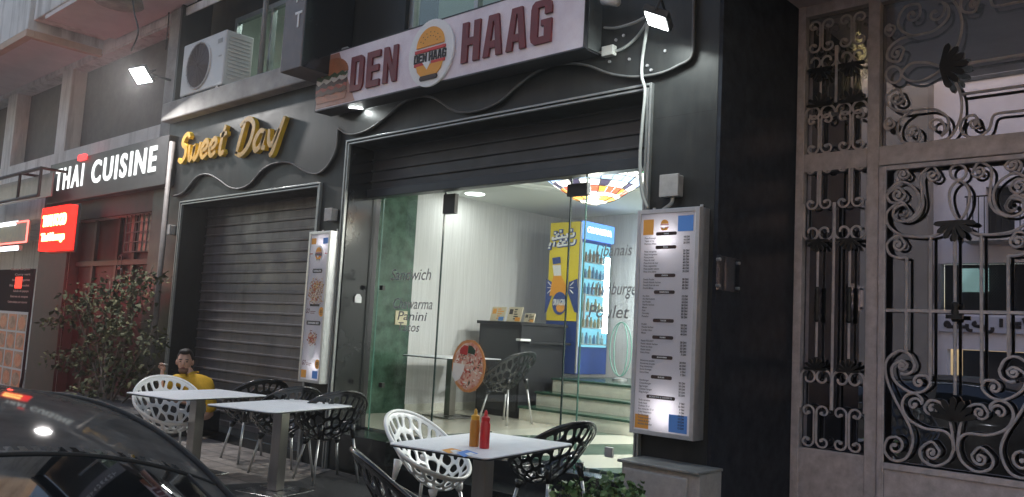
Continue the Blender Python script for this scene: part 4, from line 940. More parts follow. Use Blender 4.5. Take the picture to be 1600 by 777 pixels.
# poster board
QY = 4.4
a = at(48, 420, Y=QY); b = at(36, 600, Y=QY)
pb = thing('menu_banner', 'standing board with dark text half above a grid of food photos', 'banner', (a.x-.7, QY, 0))
bx1 = (a.x+b.x)/2; zt_ = a.z; zbb = at(36, 606, Y=QY).z-.1
build(MB().prism([(bx1-2.2, .05), (bx1-.13, .05), (bx1-.0, zbb+.22), (bx1, zt_), (bx1-2.2, zt_)], QY+.01, QY+.04), 'board', mat('banner_maroon', (.03, .010, .011), .85, spec=.1), pb)
gz1 = at(42, 488, Y=QY).z
build(MB().prism([(bx1-2.15, .1), (bx1-.16, .1), (bx1-.03, zbb+.24), (bx1-.03, gz1), (bx1-2.15, gz1)], QY+.007, QY+.009), 'photo_ground', mat('grey_paper', (.55, .50, .52), .5), pb)
fcol = [mat('dish_orange', (.60, .13, .05), .5, col2=(.70, .32, .18), scale=12), mat('dish_cream', (.62, .36, .25), .5, col2=(.22, .07, .04), scale=9)]
gh = (gz1-.12)/4.6
for i in range(5):
    for j in range(5):
        x1_ = bx1-.05-i*.42; z1_ = gz1-.03-j*gh
        if z1_-gh < .0: continue
        sh_ = (.10 if (j > 3 and i == 0) else 0); fp = build(MB().box(x1_-.385-sh_, x1_-.015-sh_, QY+.005, QY+.0065, z1_-gh+.02, z1_-.01), 'dish_photo', fcol[(i+j+1) % 2], pb); build(disc(MB(), x1_-.20-sh_, z1_-gh*.5, .15, gh*.36, QY+.0045, 18, .06, .001), 'dish', fcol[(i+j) % 2], fp)
mb = MB()
for k in range(7):
    zz = gz1+.12+k*.085; text_on(mb, ['Cuisine asiatique pour emporter', 'Entrees et soupes', 'Salade de papaye', 'Riz saute poulet', 'Nouilles legumes', 'Curry vert', 'Menu du jour'][k], bx1-1.0+.1*(k % 3), bx1-.12, zz, zz+.045, QY+.008, .001, .02)
build(mb, 'banner_lettering', mat('pale_red_print', (.48, .22, .22), .5), pb)
build(MB().box(bx1-.75, bx1-.45, QY+.004, QY+.009, zt_-.30, zt_-.12), 'red_badge', emat('red_badge_glow', (.8, .05, .03), .8), pb)

# =================================================================== PIPES, BOXES, CABLES, LAMPS
mb = MB().tube([at(262, 205, Y=5.12), at(259.4, 300, Y=5.12), at(250, 390, Y=5.12), at(240, 487, Y=5.12), at(232, 600, Y=5.12)], .035, 10)
v = mb.v; x_ = at(250, 400, Y=5.12).x
mb = MB().tube([(x_, 5.14, 3.85), (x_, 5.14, .02)], .038, 12)
tag(build(mb, 'drainpipe', mat('old_grey_pipe', (.17, .155, .15), .6, 0, .3, 8), smooth=True), 'grey drainpipe running down the corner behind the leafy shrub', 'pipe')
def jbox(px_, py_, s, lab, Y=FY, X=None):
    p = at(px_, py_, Y=Y-.05)
    t = thing('junction_box', lab, 'junction box', (p.x, Y, p.z), 'grey junction boxes on the facade')
    build(MB().box(p.x-s, p.x+s, Y-.07, Y-.003, p.z-s*1.05, p.z+s*1.05), 'box_body', m_box, t, bevel=.008)
    build(MB().box(p.x-s-.004, p.x+s+.004, Y-.09, Y-.0705, p.z-s*1.05-.004, p.z+s*1.05+.004), 'lid', m_box, t, bevel=.004)
    mb = MB()
    for a_ in (-1, 1):
        for b_ in (-1, 1): mb.lathe([(.006, 0), (.006, .006)], (0, 0, 0), 8)
    return p
jp = jbox(1049, 291, .075, 'square grey junction box above the price list light box')
jbox(517, 336, .062, 'square grey junction box above the dish picture light box')
jbox(266, 359.5, .062, 'small pale junction box left of the closed shutter')
def cable(name, lab, pts, r, Y=None):
    P = catmull(pts, 6); return tag(build(MB().tube(P, r, 8), name, m_cable, smooth=True), lab, 'cable')
Yc = PW-.02
f3 = at(1010, 26, Y=PW-.25)
cable('power_cable', 'white cable dropping from the right floodlight past the frame to the menu box', [at(1012, 38, Y=PW-.15), at(1004, 90, Y=PW-.02), at(1003, 120, Y=PW-.03), at(1008, 143, Y=FY-.06), at(1004, 190, Y=FY-.06), at(1000, 250, Y=FY-.06), at(1003, 300, Y=FY-.06), at(1012, 326, Y=FY-.05)], .013)
cable('power_cable', 'white cable looping from the sign end up to the right floodlight', [at(932, 42, Y=SY+.3), at(960, 44, Y=PW-.05), at(990, 36, Y=PW-.1), at(1008, 27, Y=PW-.15)], .011)
cable('power_cable', 'white cable with a connector running from floodlight down to sign corner', [at(1011, 36, Y=PW-.15), at(995, 58, Y=PW-.03), at(975, 75, Y=PW-.02), at(955, 82, Y=PW-.02), at(935, 82, Y=PW-.03), at(922, 76, Y=SY+.28)], .012)
cable('power_cable', 'thin pale cable tail between the junction box and price list box', [at(1051, 308, Y=FY-.05), at(1049, 318, Y=FY-.05), at(1036, 328, Y=FY-.05)], .014)
p = at(953, 81, Y=PW-.02); tag(build(MB().box(p.x-.055, p.x+.055, PW-.06, PW-.003, p.z-.04, p.z+.04), 'cable_connector', mat('connector_beige', (.6, .6, .56), .5), bevel=.006), 'pale plastic connector block on the cable right of the sign', 'connector')
mb = MB()
for (x, y) in ((963, 63), (975, 56), (984, 93), (1018, 110), (953, 97), (1040, 80), (1012, 103)):
    p = at(x, y, Y=PW); mb.tube([(p.x, PW-.012, p.z), (p.x, PW+.002, p.z)], .012, 8)
build(mb, 'wall_plugs', m_alu, bld)
m_flood = emat('flood_lens', (.95, .98, 1), 14); m_flood2 = emat('small_flood_lens', (.92, 1, .97), 10)
def flood(pos, aim, w, h, lab, power, col, vis=True, spread=PI, m=None):
    pos = Vector(pos); d = (Vector(aim)-pos).normalized(); qn = (-d).to_track_quat('Z', 'Y')
    t = thing('floodlight', lab, 'floodlight', tuple(pos))
    T = Matrix.Translation(pos) @ qn.to_matrix().to_4x4()
    build(MB().box(-w/2-.02, w/2+.02, -h/2-.02, h/2+.02, .0, .05).xf(T), 'housing', m_dark, t, bevel=.006)
    build(MB().box(-w/2, w/2, -h/2, h/2, -.006, -.001).xf(T), 'lens', m or m_flood, t)
    build(MB().tube([(-w/2-.03, 0, .02), (-w/2-.03, 0, .12), (w/2+.03, 0, .12), (w/2+.03, 0, .02)], .01, 6).xf(T), 'bracket', m_dark, t)
    l = bpy.data.lights.new('flood_lamp', 'AREA'); l.shape = 'RECTANGLE'; l.size = w; l.size_y = h; l.energy = power; l.color = col; l.spread = spread
    lo = bpy.data.objects.new('flood_lamp', l); COL.objects.link(lo); lo.parent = t; lo.rotation_mode = 'QUATERNION'; lo.rotation_quaternion = qn
    lo.location = d*.02; return t
for pts_, lab_ in (([(266, -10), (264, 20), (262, 50), (259, 78)], 'thin dark cable running down the white wall beside the cooler'), ([(206, -10), (210, 20), (216, 50), (205, 80)], 'thin looping cable on the white bay above the floodlight')):
    tag(build(MB().tube(catmull([at(x, y, Y=NY-(.05 if x > 240 else 1.12)) for x, y in pts_], 6), .010, 6), 'wall_cable', m_dark, smooth=True), lab_, 'cable')
f1 = at(220, 118, Y=4.7)
flood(f1, f1+Vector((.25, -1.2, -1.15)), .30, .22, 'blazing white floodlight on the corner above the Sweet Day letters', 70, (1, .96, .93))
tag(build(MB().tube([f1+Vector((0, .1, .05)), (f1.x-.2, 5.2, f1.z+.1)], .018, 8), 'lamp_arm', m_dark), 'thin dark arm carrying the floodlight above the corner', 'bracket')
f2 = at(556, 166, Y=PW-.09)
flood((f2.x, f2.y, f2.z+.0), (f2.x+.12, f2.y-.10, f2.z-.35), .14, .08, 'small white spotlight tucked under the left end of the burger sign', 3, (.93, 1, .98), m=m_flood2)
f3 = at(1026, 33, Y=PW-.32)
flood((f3.x, f3.y, f3.z), (f3.x-.25, f3.y-.12, f3.z-.7), .24, .15, 'white floodlight on the black wall right of the burger sign', 5, (.90, 1, .97), m=m_flood2)
p = at(945, 5, Y=PW-.2)
tag(build(MB().tube([(p.x-.05, PW-.15, p.z+.05), (p.x+.12, PW-.2, p.z-.02)], .035, 10), 'small_camera', m_ac, smooth=True), 'small white tubular camera above the right end of the sign', 'camera')
p = at(186, 6, Y=NY-1.15); tag(build(MB().lathe([(.30, 0), (.27, .10), (.1, .14)], (p.x, p.y, p.z), 20).xf(Matrix.Identity(4)), 'wall_lamp', mat('old_lamp_ring', (.33, .27, .25), .6, 0, .4, 6), smooth=True), 'round stained fixture high on the white wall', 'lamp')

# ledge + AC
LY = 5.10
lmz = LZ0
build(MB().box(CX+.02, sx0_+.3, LY, RYW+.06, LZ0, LZ1), 'concrete_ledge', m_concrete, bld, bevel=.02)
AY = 5.13
ax0, ax1 = at(284, 110, Y=AY).x, at(350, 95, Y=AY).x; az0 = LZ1+.03; az1 = at(350, 47, Y=AY).z
ac = thing('air_conditioner', 'cream outdoor air conditioner unit with a large round fan on the ledge', 'air conditioner', ((ax0+ax1)/2, AY+.2, az0))
aw = ax1-ax0
build(MB().box(ax0, ax1, AY, AY+.40, az0, az1), 'casing', m_ac, ac, bevel=.02)
fc = (ax0+aw*.42, (az0+az1)/2-.0); fr_ = min(aw*.40, (az1-az0)*.43)
mb = MB()
mb.add(*(lambda n: ([(fc[0]+fr_*math.cos(2*PI*i/n), AY-.004, fc[1]+fr_*math.sin(2*PI*i/n)) for i in range(n)], [tuple(range(n))]))(36)); build(mb, 'fan_recess', mat('fan_recess_grey', (.15, .12, .12), .6), ac)
mb = MB()
for k in range(1, 13): mb.tube([(fc[0]+fr_*k/12*math.cos(2*PI*i/36), AY-.02+.0*k, fc[1]+fr_*k/12*math.sin(2*PI*i/36)) for i in range(36)], .0045, 4, closed=True)
for k in range(16): a_ = 2*PI*k/16; mb.tube([(fc[0]+.03*math.cos(a_), AY-.024, fc[1]+.03*math.sin(a_)), (fc[0]+fr_*math.cos(a_+.3), AY-.02, fc[1]+fr_*math.sin(a_+.3))], .004, 4)
build(mb, 'fan_grille', m_acgrille, ac)
build(MB().tube([(fc[0]+fr_*math.cos(2*PI*i/40), AY-.008, fc[1]+fr_*math.sin(2*PI*i/40)) for i in range(40)], .016, 6, closed=True), 'fan_ring', m_ac, ac, smooth=True)
build(MB().box(ax1-.20, ax1-.08, AY-.003, AY-.001, az1-.16, az1-.10).box(ax1-.15, ax1-.07, AY-.003, AY-.001, fc[1]+.02, fc[1]+.04), 'maker_plate', m_box, ac)
mb = MB()
for k in range(12): mb.box(ax1+.001, ax1+.006, AY+.05, AY+.36, az0+.1+.05*k, az0+.115+.05*k)
build(mb, 'side_louvres', m_ac, ac)
build(MB().box(ax0+.1, ax0+.16, AY+.0, AY+.40, LZ1+.001, az0-.001).box(ax1-.16, ax1-.1, AY, AY+.40, LZ1+.001, az0-.001), 'feet', m_dark, ac)
p = at(411, 60, Y=5.4); tag(build(MB().tube([(p.x, 5.4, LZ1+.001), (p.x, 5.4, 7)], .035, 10), 'vent_pipe', m_concrete, smooth=True), 'pale vertical pipe rising from the ledge beside the cooler', 'pipe')
# blade sign
VY0, VY1 = 4.62, 5.24
vx = at(478, 60, Y=VY0).x
va = at(440, 113, Y=VY0)
vs_ = thing('vertical_sign', 'dark projecting sign with vertical pale letters ending in N T', 'sign', (vx, VY1, va.z))
bx0, bx1_ = at(437, 113, Y=VY0).x, at(469, 104, Y=VY0).x
build(MB().box(bx0, bx1_, VY0, VY1, va.z, 7.2), 'sign_case', mat('greybrown_panel', (.14, .12, .125), .5, 0, .15, 5), vs_, bevel=.01)
for k, ch in enumerate('TNARUATSER'):
    z = at(466, 40, Y=VY0).z-.02+.28*k; mb = MB(); w = bx1_-bx0
    text_on(mb, ch, bx0+w*.58, bx0+w*.90, z, z+.17, VY0-.003, .006, .01); build(mb, 'letter', m_whitetext, vs_)
build(MB().box(bx1_+.0005, bx1_+.012, VY0+.01, VY1-.01, va.z+.01, 7.2), 'side_face', m_clad_gloss, vs_)
# upper windows
def window(w, mull, FY=FY):
    x0, x1, z0, z1 = w
    f = build(MB().box(x0, x0+.07, FY+.05, FY+.13, z0, z1).box(x1-.07, x1, FY+.05, FY+.13, z0, z1).box(x0+.07, x1-.07, FY+.05, FY+.13, z0, z0+.07).box(x0+.07, x1-.07, FY+.05, FY+.13, z1-.07, z1), 'window_frame', m_trim, bld)
    for mx_ in mull: build(MB().box(mx_-.025, mx_+.025, FY+.055, FY+.125, z0+.07, z1-.07), 'mullion', m_trim, f)
    build(MB().box(x0+.07, x1-.07, FY+.085, FY+.095, z0+.07, z1-.07), 'pane', m_upglass, f)
window(W1, [at(425, 30, Y=RYW).x], RYW-.06); window(W2, [at(737, 5, Y=FY).x, at(737, 5, Y=FY).x+1.1])
UX0, UX1 = -12.2, -3.0
mb = MB().box(UX0, UX1, 9.0, 9.1, 4.1, 6.6).box(UX0-.1, UX0, FY+.76, 9.1, 4.1, 6.6).box(UX1, UX1+.1, FY+.46, 9.1, 4.1, 6.6).box(UX0, UX1, FY+.76, 9.0, 6.6, 6.7).box(UX0, UX1, FY+.76, 9.0, 4.0, 4.1)
build(mb, 'upstairs_room', m_winroom, bld)
for (X, Y, e) in ((-5.2, 6.8, 14), (-9.4, 6.8, 9)):
    t = thing('ceiling_panel_light', 'square light panel on the upstairs ceiling over the ledge' if X < -7 else 'square light panel on the upstairs ceiling above the sign', 'ceiling light', (X, Y, 6.58))
    build(MB().box(X-.3, X+.3, Y-.3, Y+.3, 6.57, 6.598), 'light_panel', emat('upstairs_panel', (.9, 1, .95), 2.5), t)
    l = bpy.data.lights.new('upstairs_lamp', 'AREA'); l.size = .5; l.energy = e; l.color = (.9, 1, .93); lo = bpy.data.objects.new('upstairs_lamp', l); COL.objects.link(lo); lo.parent = t; lo.location = (0, 0, -.03)

# grey electrical cabinet
KY = 4.92
ka = at(968, 716, Y=KY); kb = at(1068, 736, Y=KY); kc = at(1095, 730, Y=5.2)
kx0, kx1 = ka.x, at(1073, 740, Y=KY).x; kz = (ka.z+kb.z)/2
kx2 = kx1+.10
cab = thing('electric_cabinet', 'low grey metal cabinet at the foot of the pillar under the price list', 'cabinet', ((kx0+kx1)/2, KY+.15, 0))
build(MB().box(kx0, kx1+.08, KY+.03, FY-.004, .0, kz-.02), 'cabinet_body', m_box, cab, bevel=.008)
build(MB().box(kx0+.03, kx1, KY, KY+.028, .06, kz-.05), 'door', m_box, cab, bevel=.012)
build(MB().box(kx0-.015, kx1+.09, KY-.01, FY-.004, kz-.0195, kz), 'lid', mat('cabinet_lid', (.22, .22, .21), .5, 0, .3, 6), cab, bevel=.006)
# acrylic plaque holders on the dark pillar side
pA_ = at(1118, 398, Y=FY); 

# =================================================================== GATE BUILDING
GY = 6.60; GX0 = PX1; SOF = 4.33
gb = thing('gate_building', 'dark entrance recess with pale soffit around the ironwork gate', 'building', (-1, FY, 0))
m_revdark = mat('dark_polished_granite', (.030, .033, .042), .25, 0, .3, 8, spec=.03)
build(MB().box(PX1+.001, PX1+.02, FY+.40, GY, 0, SOF), 'reveal_lining', m_revdark, gb)
build(MB().box(PX1+.001, PX1+.03, FY+.002, FY+.38, 0, SOF), 'reveal_lining', m_revdark, gb)
build(MB().box(PX1+.001, 6, 4.1, GY+.2, SOF, SOF+.25), 'soffit', m_soffit, gb)  # carried forward past the facade, out of view, to darken the gate
build(MB().box(.55, 6, FY, GY+.2, 0, SOF), 'side_wall', m_clad, gb)
build(MB().box(PX1+.002, 6, FY, FY+.4, SOF+.25, 9.5), 'upper_wall', m_clad, gb)
# hall behind the gate
m_hall = mat('beige_hall_paint', (.36, .32, .25), .8, 0, .1, 2)
m_halldark = mat('dark_hall_panel', (.02, .02, .02), .5)
build(MB().box(PX1+.02, .55, 9.6, 9.7, 0, SOF).box(PX1+.021, PX1+.03, GY+.1, 9.6, 0, SOF).box(.54, .55, GY+.1, 9.6, 0, SOF), 'hall_wall', m_hall, gb)
build(MB().box(PX1+.03, .54, GY+.1, 9.6, 0.001, .02), 'hall_floor', m_riser, gb)
mb = MB()
for k in range(14): mb.box(-2.7+.27*k, -2.7+.27*k+.29, 8.4, 9.5, .02, .2+.17*(k+1)-.0)
build(mb, 'hall_stairs', m_halldark, gb)
mb = MB()
for k in range(14): mb.box(-2.72+.27*k, -2.7+.27*k+.30, 8.37, 9.5, .2+.17*(k+1), .2+.17*(k+1)+.03)
build(mb, 'stair_treads', mat('tread_brown', (.16, .10, .07), .4), gb)
mb = MB().box(-2.85, -.0, 9.55, 9.597, 1.55, 1.63); build(mb, 'dado_rail', m_halldark, gb)
mb = MB()
for k in range(9): mb.box(-2.84, -2.45, 7.6, 7.64, 1.75+.12*k, 1.78+.12*k)
build(mb, 'slat_rack', m_darkred, gb)
# chandelier
cp = at(1340, 90, Y=8.0)
ch = thing('hall_lamp', 'warm glowing lamp hanging in the hall behind the upper gate', 'lamp', (cp.x, 8.0, cp.z))
build(MB().lathe([(.02, .25), (.05, .12), (.11, .05), (.12, 0), (.08, -.05), (.02, -.08)], (cp.x, 8.0, cp.z), 16), 'bulb_shade', emat('warm_shade', (1, .78, .35), 5), ch, smooth=True)
mb = MB().tube([(cp.x, 8, cp.z+.2), (cp.x, 8, SOF)], .01, 6)
for k in range(5):
    a_ = 2*PI*k/5; mb.tube(catmull([(cp.x, 8, cp.z+.15), (cp.x+.18*math.cos(a_), 8+.18*math.sin(a_), cp.z+.02), (cp.x+.3*math.cos(a_), 8+.3*math.sin(a_), cp.z+.12)], 5), .008, 5)
build(mb, 'lamp_arms', mat('brass_arms', (.5, .36, .12), .3, .8), ch)
l = bpy.data.lights.new('hall_bulb', 'POINT'); l.energy = 34; l.color = (1, .80, .42); l.shadow_soft_size = .14
lo = bpy.data.objects.new('hall_bulb', l); COL.objects.link(lo); lo.parent = ch; lo.location = (0, -.1, -.22)

gate = thing('iron_gate', 'pale wrought iron double gate with scrollwork and dark glass', 'gate', (-1.5, GY, 0))
IYP = GY-.035
sA = at(1247, 430, Y=GY).x; sB = at(1256, 430, Y=GY).x; sC = at(1356, 430, Y=GY).x; sD = at(1375, 430, Y=GY).x; sE = at(1387, 430, Y=GY).x
XC = at(1495, 430, Y=GY).x; sR = XC*2-sE; sRR = sR+(sE-sC)
zTop = SOF; zTr1 = at(1380, 231, Y=GY).z; zTr0 = at(1385, 260, Y=GY).z; zP = at(1375, 720.5, Y=GY).z; zPs = at(1300, 704, Y=GY).z; zTopI = at(1300, 22, Y=GY).z
fr_m = MB()
fr_m.box(PX1+.021, sB, GY-.05, GY+.03, 0, zTop).box(sC, sD-.0, GY-.05, GY+.03, 0, zTop).box(sRR, sRR+.09, GY-.05, GY+.03, 0, zTop)
fr_m.box(sB, sC, GY-.049, GY+.029, zTopI, zTop).box(sD, sRR, GY-.049, GY+.029, zTop-.10, zTop)
fr_m.box(sB, sC, GY-.047, GY+.027, zTr0, zTr1).box(sD, sRR, GY-.047, GY+.027, zTr0, zTr1)
build(fr_m, 'gate_frame', m_gateiron, gate, bevel=.006)
fr_m = MB().box(sD+.004, sE, GY-.062, GY-.051, .02, zTr0-.01).box(sD+.012, sE-.012, GY-.07, GY-.0625, .02, zTr0-.02).box(sR, sRR-.004, GY-.062, GY-.051, .02, zTr0-.01)
fr_m.box(sE, sR, GY-.062, GY-.02, zTr0-.045, zTr0-.01).box(sE, sR, GY-.062, GY-.02, zP-.045, zP)
build(fr_m, 'door_stile', m_gateiron, gate, bevel=.004)
build(MB().box(sE, sR, GY-.045, GY+.0, .02, zP-.045), 'kick_panel', m_gateiron, gate)
build(MB().box(sB, sC, GY-.04, GY+.0, .02, zPs), 'kick_panel', m_gateiron, gate, bevel=.004)
build(MB().box(PX1+.03, sRR, GY+.035, GY+.043, .02, zTop-.02), 'gate_glass', m_gateglass, gate)
build(MB().box(sRR+.092, .549, GY-.05, GY+.095, 0, SOF), 'jamb_wall', m_revdark, gb)
def curl(c, e, turns, d):
    cx, cy_ = c; r = math.hypot(e[0]-cx, e[1]-cy_); a0 = math.atan2(e[1]-cy_, e[0]-cx); n = int(turns*14); out = []
    for i in range(n+1):
        t = i/n; a = a0-d*2*PI*turns*(1-t); rr = r*(.16+.84*t**1.1); out.append((cx+rr*math.cos(a), cy_+rr*math.sin(a)))
    return out
RI = .0105
def crv(pts, conv, mb, mirror=None, r=RI, ends=None, k=4, zmirror=None):
    """pts in crop pixels; ends = (start curl, end curl) as ((cx,cy),turns,dir)"""
    P = list(pts); path = []
    if ends and ends[0]: c, t, d = ends[0]; path += curl(c, P[0], t, d)[:-1]
    path2 = []
    if ends and ends[1]: c, t, d = ends[1]; path2 = list(reversed(curl(c, P[-1], t, d)[:-1]))
    A = [conv(*q) for q in path]; B = catmull([conv(*q) for q in P], k) if len(P) > 1 else [conv(*P[0])]; C = [conv(*q) for q in path2]
    full = A+B+C
    mb.tube(full, r, 7)
    if A: mb.tube([full[0]+Vector((0, -.012, 0)), full[0]+Vector((0, .012, 0))], r*1.5, 10)
    if C: mb.tube([full[-1]+Vector((0, -.012, 0)), full[-1]+Vector((0, .012, 0))], r*1.5, 10)
    if mirror is not None: 
        m2 = [Vector((2*mirror-q.x, q.y, q.z)) for q in full]; mb.tube(m2, r, 7)
        for q_, f_ in ((m2[0], A), (m2[-1], C)):
            if f_: mb.tube([q_+Vector((0, -.012, 0)), q_+Vector((0, .012, 0))], r*1.5, 10)
    if zmirror is not None:
        m2 = [Vector((q.x, q.y, 2*zmirror-q.z)) for q in full]; mb.tube(m2, r, 7)
        for q_, f_ in ((m2[0], A), (m2[-1], C)):
            if f_: mb.tube([q_+Vector((0, -.012, 0)), q_+Vector((0, .012, 0))], r*1.5, 10)
cA = lambda x, y: at(1340+x/2.988, 240+y/2.988, Y=IYP)
cB = lambda x, y: at(1340+x/2.988, 517+y/2.988, Y=IYP)
s1 = MB()
# upper part of the door
crv([(240, 95), (215, 68), (178, 95), (188, 128)], cA, s1, XC, ends=[((212, 95), 1.1, -1), None])
crv([(222, 190), (190, 160), (140, 190), (150, 225), (180, 232)], cA, s1, XC, ends=[((188, 192), 1.2, -1), None])
crv([(140, 175), (200, 133), (262, 160), (290, 215), (270, 285), (215, 318), (170, 300), (172, 255), (215, 240)], cA, s1, XC, ends=[None, ((208, 276), .8, -1)])
crv([(240, 270), (205, 228), (140, 270), (140, 330), (185, 372), (245, 388), (340, 388), (410, 360), (455, 318)], cA, s1, XC, ends=[((207, 275), .6, -1), None])
crv([(382, 105), (350, 60), (298, 100), (300, 170), (305, 240), (280, 290), (230, 318)], cA, s1, XC, ends=[((350, 100), 1.2, -1), None])
crv([(222, 425), (190, 385), (138, 420), (150, 470), (195, 488), (228, 486)], cA, s1, XC, ends=[((190, 425), 1.2, -1), None])
P = [cA(470+38*math.cos(t_), 88+36*math.sin(t_)) for t_ in [i*2*PI/24 for i in range(24)]]; s1.tube(P, RI, 7, closed=True)
P = catmull([cA(*q) for q in [(476, 128), (440, 155), (428, 200), (440, 260), (475, 310), (512, 260), (524, 200), (512, 155)]], 5, True); s1.tube(P, RI, 7, closed=True)
# vertical bars
zbar = {228: cA(228, 486).z, 340: cA(340, 388).z, 455: cA(455, 395).z}
b_ends = {228: cB(228, 100).z, 340: cB(335, 230).z, 455: cB(452, 300).z}
for k in (228, 340, 455):
    x0_ = cA(k, 600).x
    s1.tube([(x0_, IYP, zbar[k]), (x0_, IYP, b_ends[k])], .012, 8)
    if k != 455: s1.tube([(2*XC-x0_, IYP, zbar[k]), (2*XC-x0_, IYP, b_ends[k])], .012, 8)
zr = cA(300, 735).z; s1.box(sE, sR, IYP-.006, IYP+.012, zr-.011, zr+.011)
# lower part
crv([(232, 158), (205, 140), (160, 170), (172, 232), (240, 285), (300, 285), (338, 250), (325, 215), (300, 210)], cB, s1, XC, ends=[((207, 162), 1.0, -1), ((287, 240), 1.0, 1)])
crv([(265, 160), (240, 110), (190, 95), (135, 140), (135, 220), (180, 330), (240, 440), (258, 520), (225, 595), (165, 605), (125, 560), (140, 505), (180, 495)], cB, s1, XC, ends=[None, ((173, 540), 1.0, -1)])
crv([(265, 160), (255, 190), (225, 205), (200, 200)], cB, s1, XC)
crv([(448, 560), (440, 505), (400, 468), (310, 455), (235, 410), (208, 350), (225, 305), (265, 293), (300, 318), (300, 345)], cB, s1, XC, ends=[None, ((263, 345), 1.0, 1)])
crv([(312, 355), (340, 325), (395, 345), (430, 420), (447, 520), (448, 560)], cB, s1, XC, ends=[((347, 362), 1.2, 1), None])
crv([(382, 560), (345, 518), (292, 555), (305, 605), (365, 632), (425, 605), (448, 555)], cB, s1, XC, ends=[((347, 568), 1.2, -1), None])
build(s1, 'door_scrollwork', m_gateiron, gate, smooth=True, auto=50)
def palmette(mb, c, r, ang, n=7, spread=2.6, Y=IYP-.006):
    for k in range(n):
        a = ang+spread*(k/(n-1)-.5); L = r*(1.0 if k == n//2 else .94); w = r*.115
        dx, dz = math.cos(a), math.sin(a)
        pts = []
        for i in range(11):
            t = i/10; w_ = w*(.45+.75*t)*math.sqrt(max(0, 1-(max(0, t-.72)/.28)**2))
            pts.append((t*L, w_ if t < 1 else 0))
        poly = [(c[0]+dx*t-dz*w_, c[1]+dz*t+dx*w_) for t, w_ in pts]+[(c[0]+dx*t+dz*w_, c[1]+dz*t-dx*w_) for t, w_ in reversed(pts)]
        mb.prism(poly, Y-.001*(k % 2)-.02, Y+.01-.001*(k % 2))
q = cA(455, 318); mb = MB(); palmette(mb, (q.x, q.z), .15, -PI/2, 7, 2.9); build(mb, 'leaf_ornament', m_blackiron, gate)
q = cB(448, 400); mb = MB(); palmette(mb, (q.x, q.z-.03), .17, PI/2, 7, 2.6); build(mb, 'leaf_ornament', m_blackiron, gate)
q = cA(455, 740); build(MB().lathe([(.02, -.07), (.028, -.05), (.018, -.03), (.03, 0), (.018, .03), (.028, .05), (.02, .07)], (q.x, IYP, q.z+.0), 12), 'bar_collar', m_blackiron, gate, smooth=True)
build(MB().box(q.x-.05, q.x+.06, IYP-.05, IYP-.02, q.z-.05, q.z-.02), 'gate_latch', m_blackiron, gate)
# transom above the door
cC = lambda x, y: at(1240+x/2.989, y/2.989, Y=IYP)
s2 = MB(); ZC = cC(600, 335).z
kw = dict(zmirror=ZC)
P = [cC(467+36*math.cos(t_), 350+38*math.sin(t_)) for t_ in [i*2*PI/24 for i in range(24)]]; s2.tube(P, RI, 7, closed=True)
P = catmull([cC(*q) for q in [(505, 345), (545, 300), (600, 292), (650, 300), (690, 320), (645, 355), (590, 380), (535, 375)]], 5, True); s2.tube(P, RI, 7, closed=True)
def cCm(x, y): return cC(x, y)
crv([(515, 465), (490, 418), (438, 445), (445, 495), (500, 522), (570, 515), (650, 510), (715, 545), (722, 600), (690, 638)], cCm, s2, ends=[((480, 458), 1.1, -1), ((660, 592), .9, 1)], **kw)
crv([(690, 318), (745, 370), (780, 440), (785, 520), (765, 590), (725, 645), (650, 665)], cCm, s2, **kw)
crv([(560, 512), (500, 560), (485, 620), (520, 668), (580, 660), (590, 620)], cCm, s2, ends=[None, ((552, 620), 1.0, 1)], **kw)
crv([(870, 590), (845, 540), (790, 560), (782, 610), (815, 640), (870, 638), (915, 600), (930, 548), (960, 530), (1080, 516), (1500, 458)], cCm, s2, ends=[((845, 575), 1.0, -1), None], **kw)
crv([(470, 575), (448, 552), (425, 575), (430, 600), (450, 608)], cCm, s2, ends=[((448, 582), .9, -1), None], **kw)
# mirrored bars beyond the leaf
for (y0, y1) in ((297, 267), (437, 397)):
    A_ = cC(815, y0); xe = sRR
    s2.tube([(A_.x if y0 < 300 else cC(785, 437).x, IYP, A_.z), (xe, IYP, A_.z)], .012, 8)
build(s2, 'transom_scrollwork', m_gateiron, gate, smooth=True, auto=50)
q = cC(690, 315); mb = MB(); palmette(mb, (q.x+.0, q.z), .19, 0.0, 7, 2.5); build(mb, 'leaf_ornament', m_blackiron, gate)
# side panel scrolls, in metres
def iunit(mb, x, z0, z1, w, r=.0092):
    """double-ended scroll: a paired bar with four outward curls"""
    rr = w*.215; g = .010
    for s_ in (-1, 1):
        a0 = PI if s_ > 0 else 0.0; full = []
        for zc_, sg_ in ((z0, -1), (z1, 1)):
            arc = []
            for i in range(27):
                th = i/26*1.75*PI; a = a0-s_*sg_*th; R_ = rr*(1-.72*(i/26)**1.15)
                arc.append((x+s_*(g+rr)+R_*math.cos(a), zc_-sg_*rr+R_*math.sin(a)))
            full = list(reversed(arc)) if sg_ < 0 else full+arc
        P = [Vector((a, IYP, b)) for a, b in full]; mb.tube(P, r, 7)
        for q_ in (P[0], P[-1]): mb.tube([q_+Vector((0, -.012, 0)), q_+Vector((0, .012, 0))], r*1.5, 8)
def lyre(mb, x, z0, z1, w, flip=1, r=.0098):
    """U with two inner curls; flip=1 curls at bottom"""
    zz0, zz1 = z0, z1; rr = abs(w)*.262
    for sx_ in (-1, 1):
        pts = [(x+sx_*w*.5, zz1)]
        c = (x+sx_*w*.5-sx_*rr, zz0+flip*rr)
        for i in range(26):
            t = i/25; a = (0 if sx_ > 0 else PI)-sx_*flip*t*PI*2.05; R_ = rr*(1-.70*max(0, t-.25)/.75)
            pts.append((c[0]+R_*math.cos(a), c[1]+R_*math.sin(a)))
        mb.tube([Vector((a, IYP, b)) for a, b in pts], r, 7)
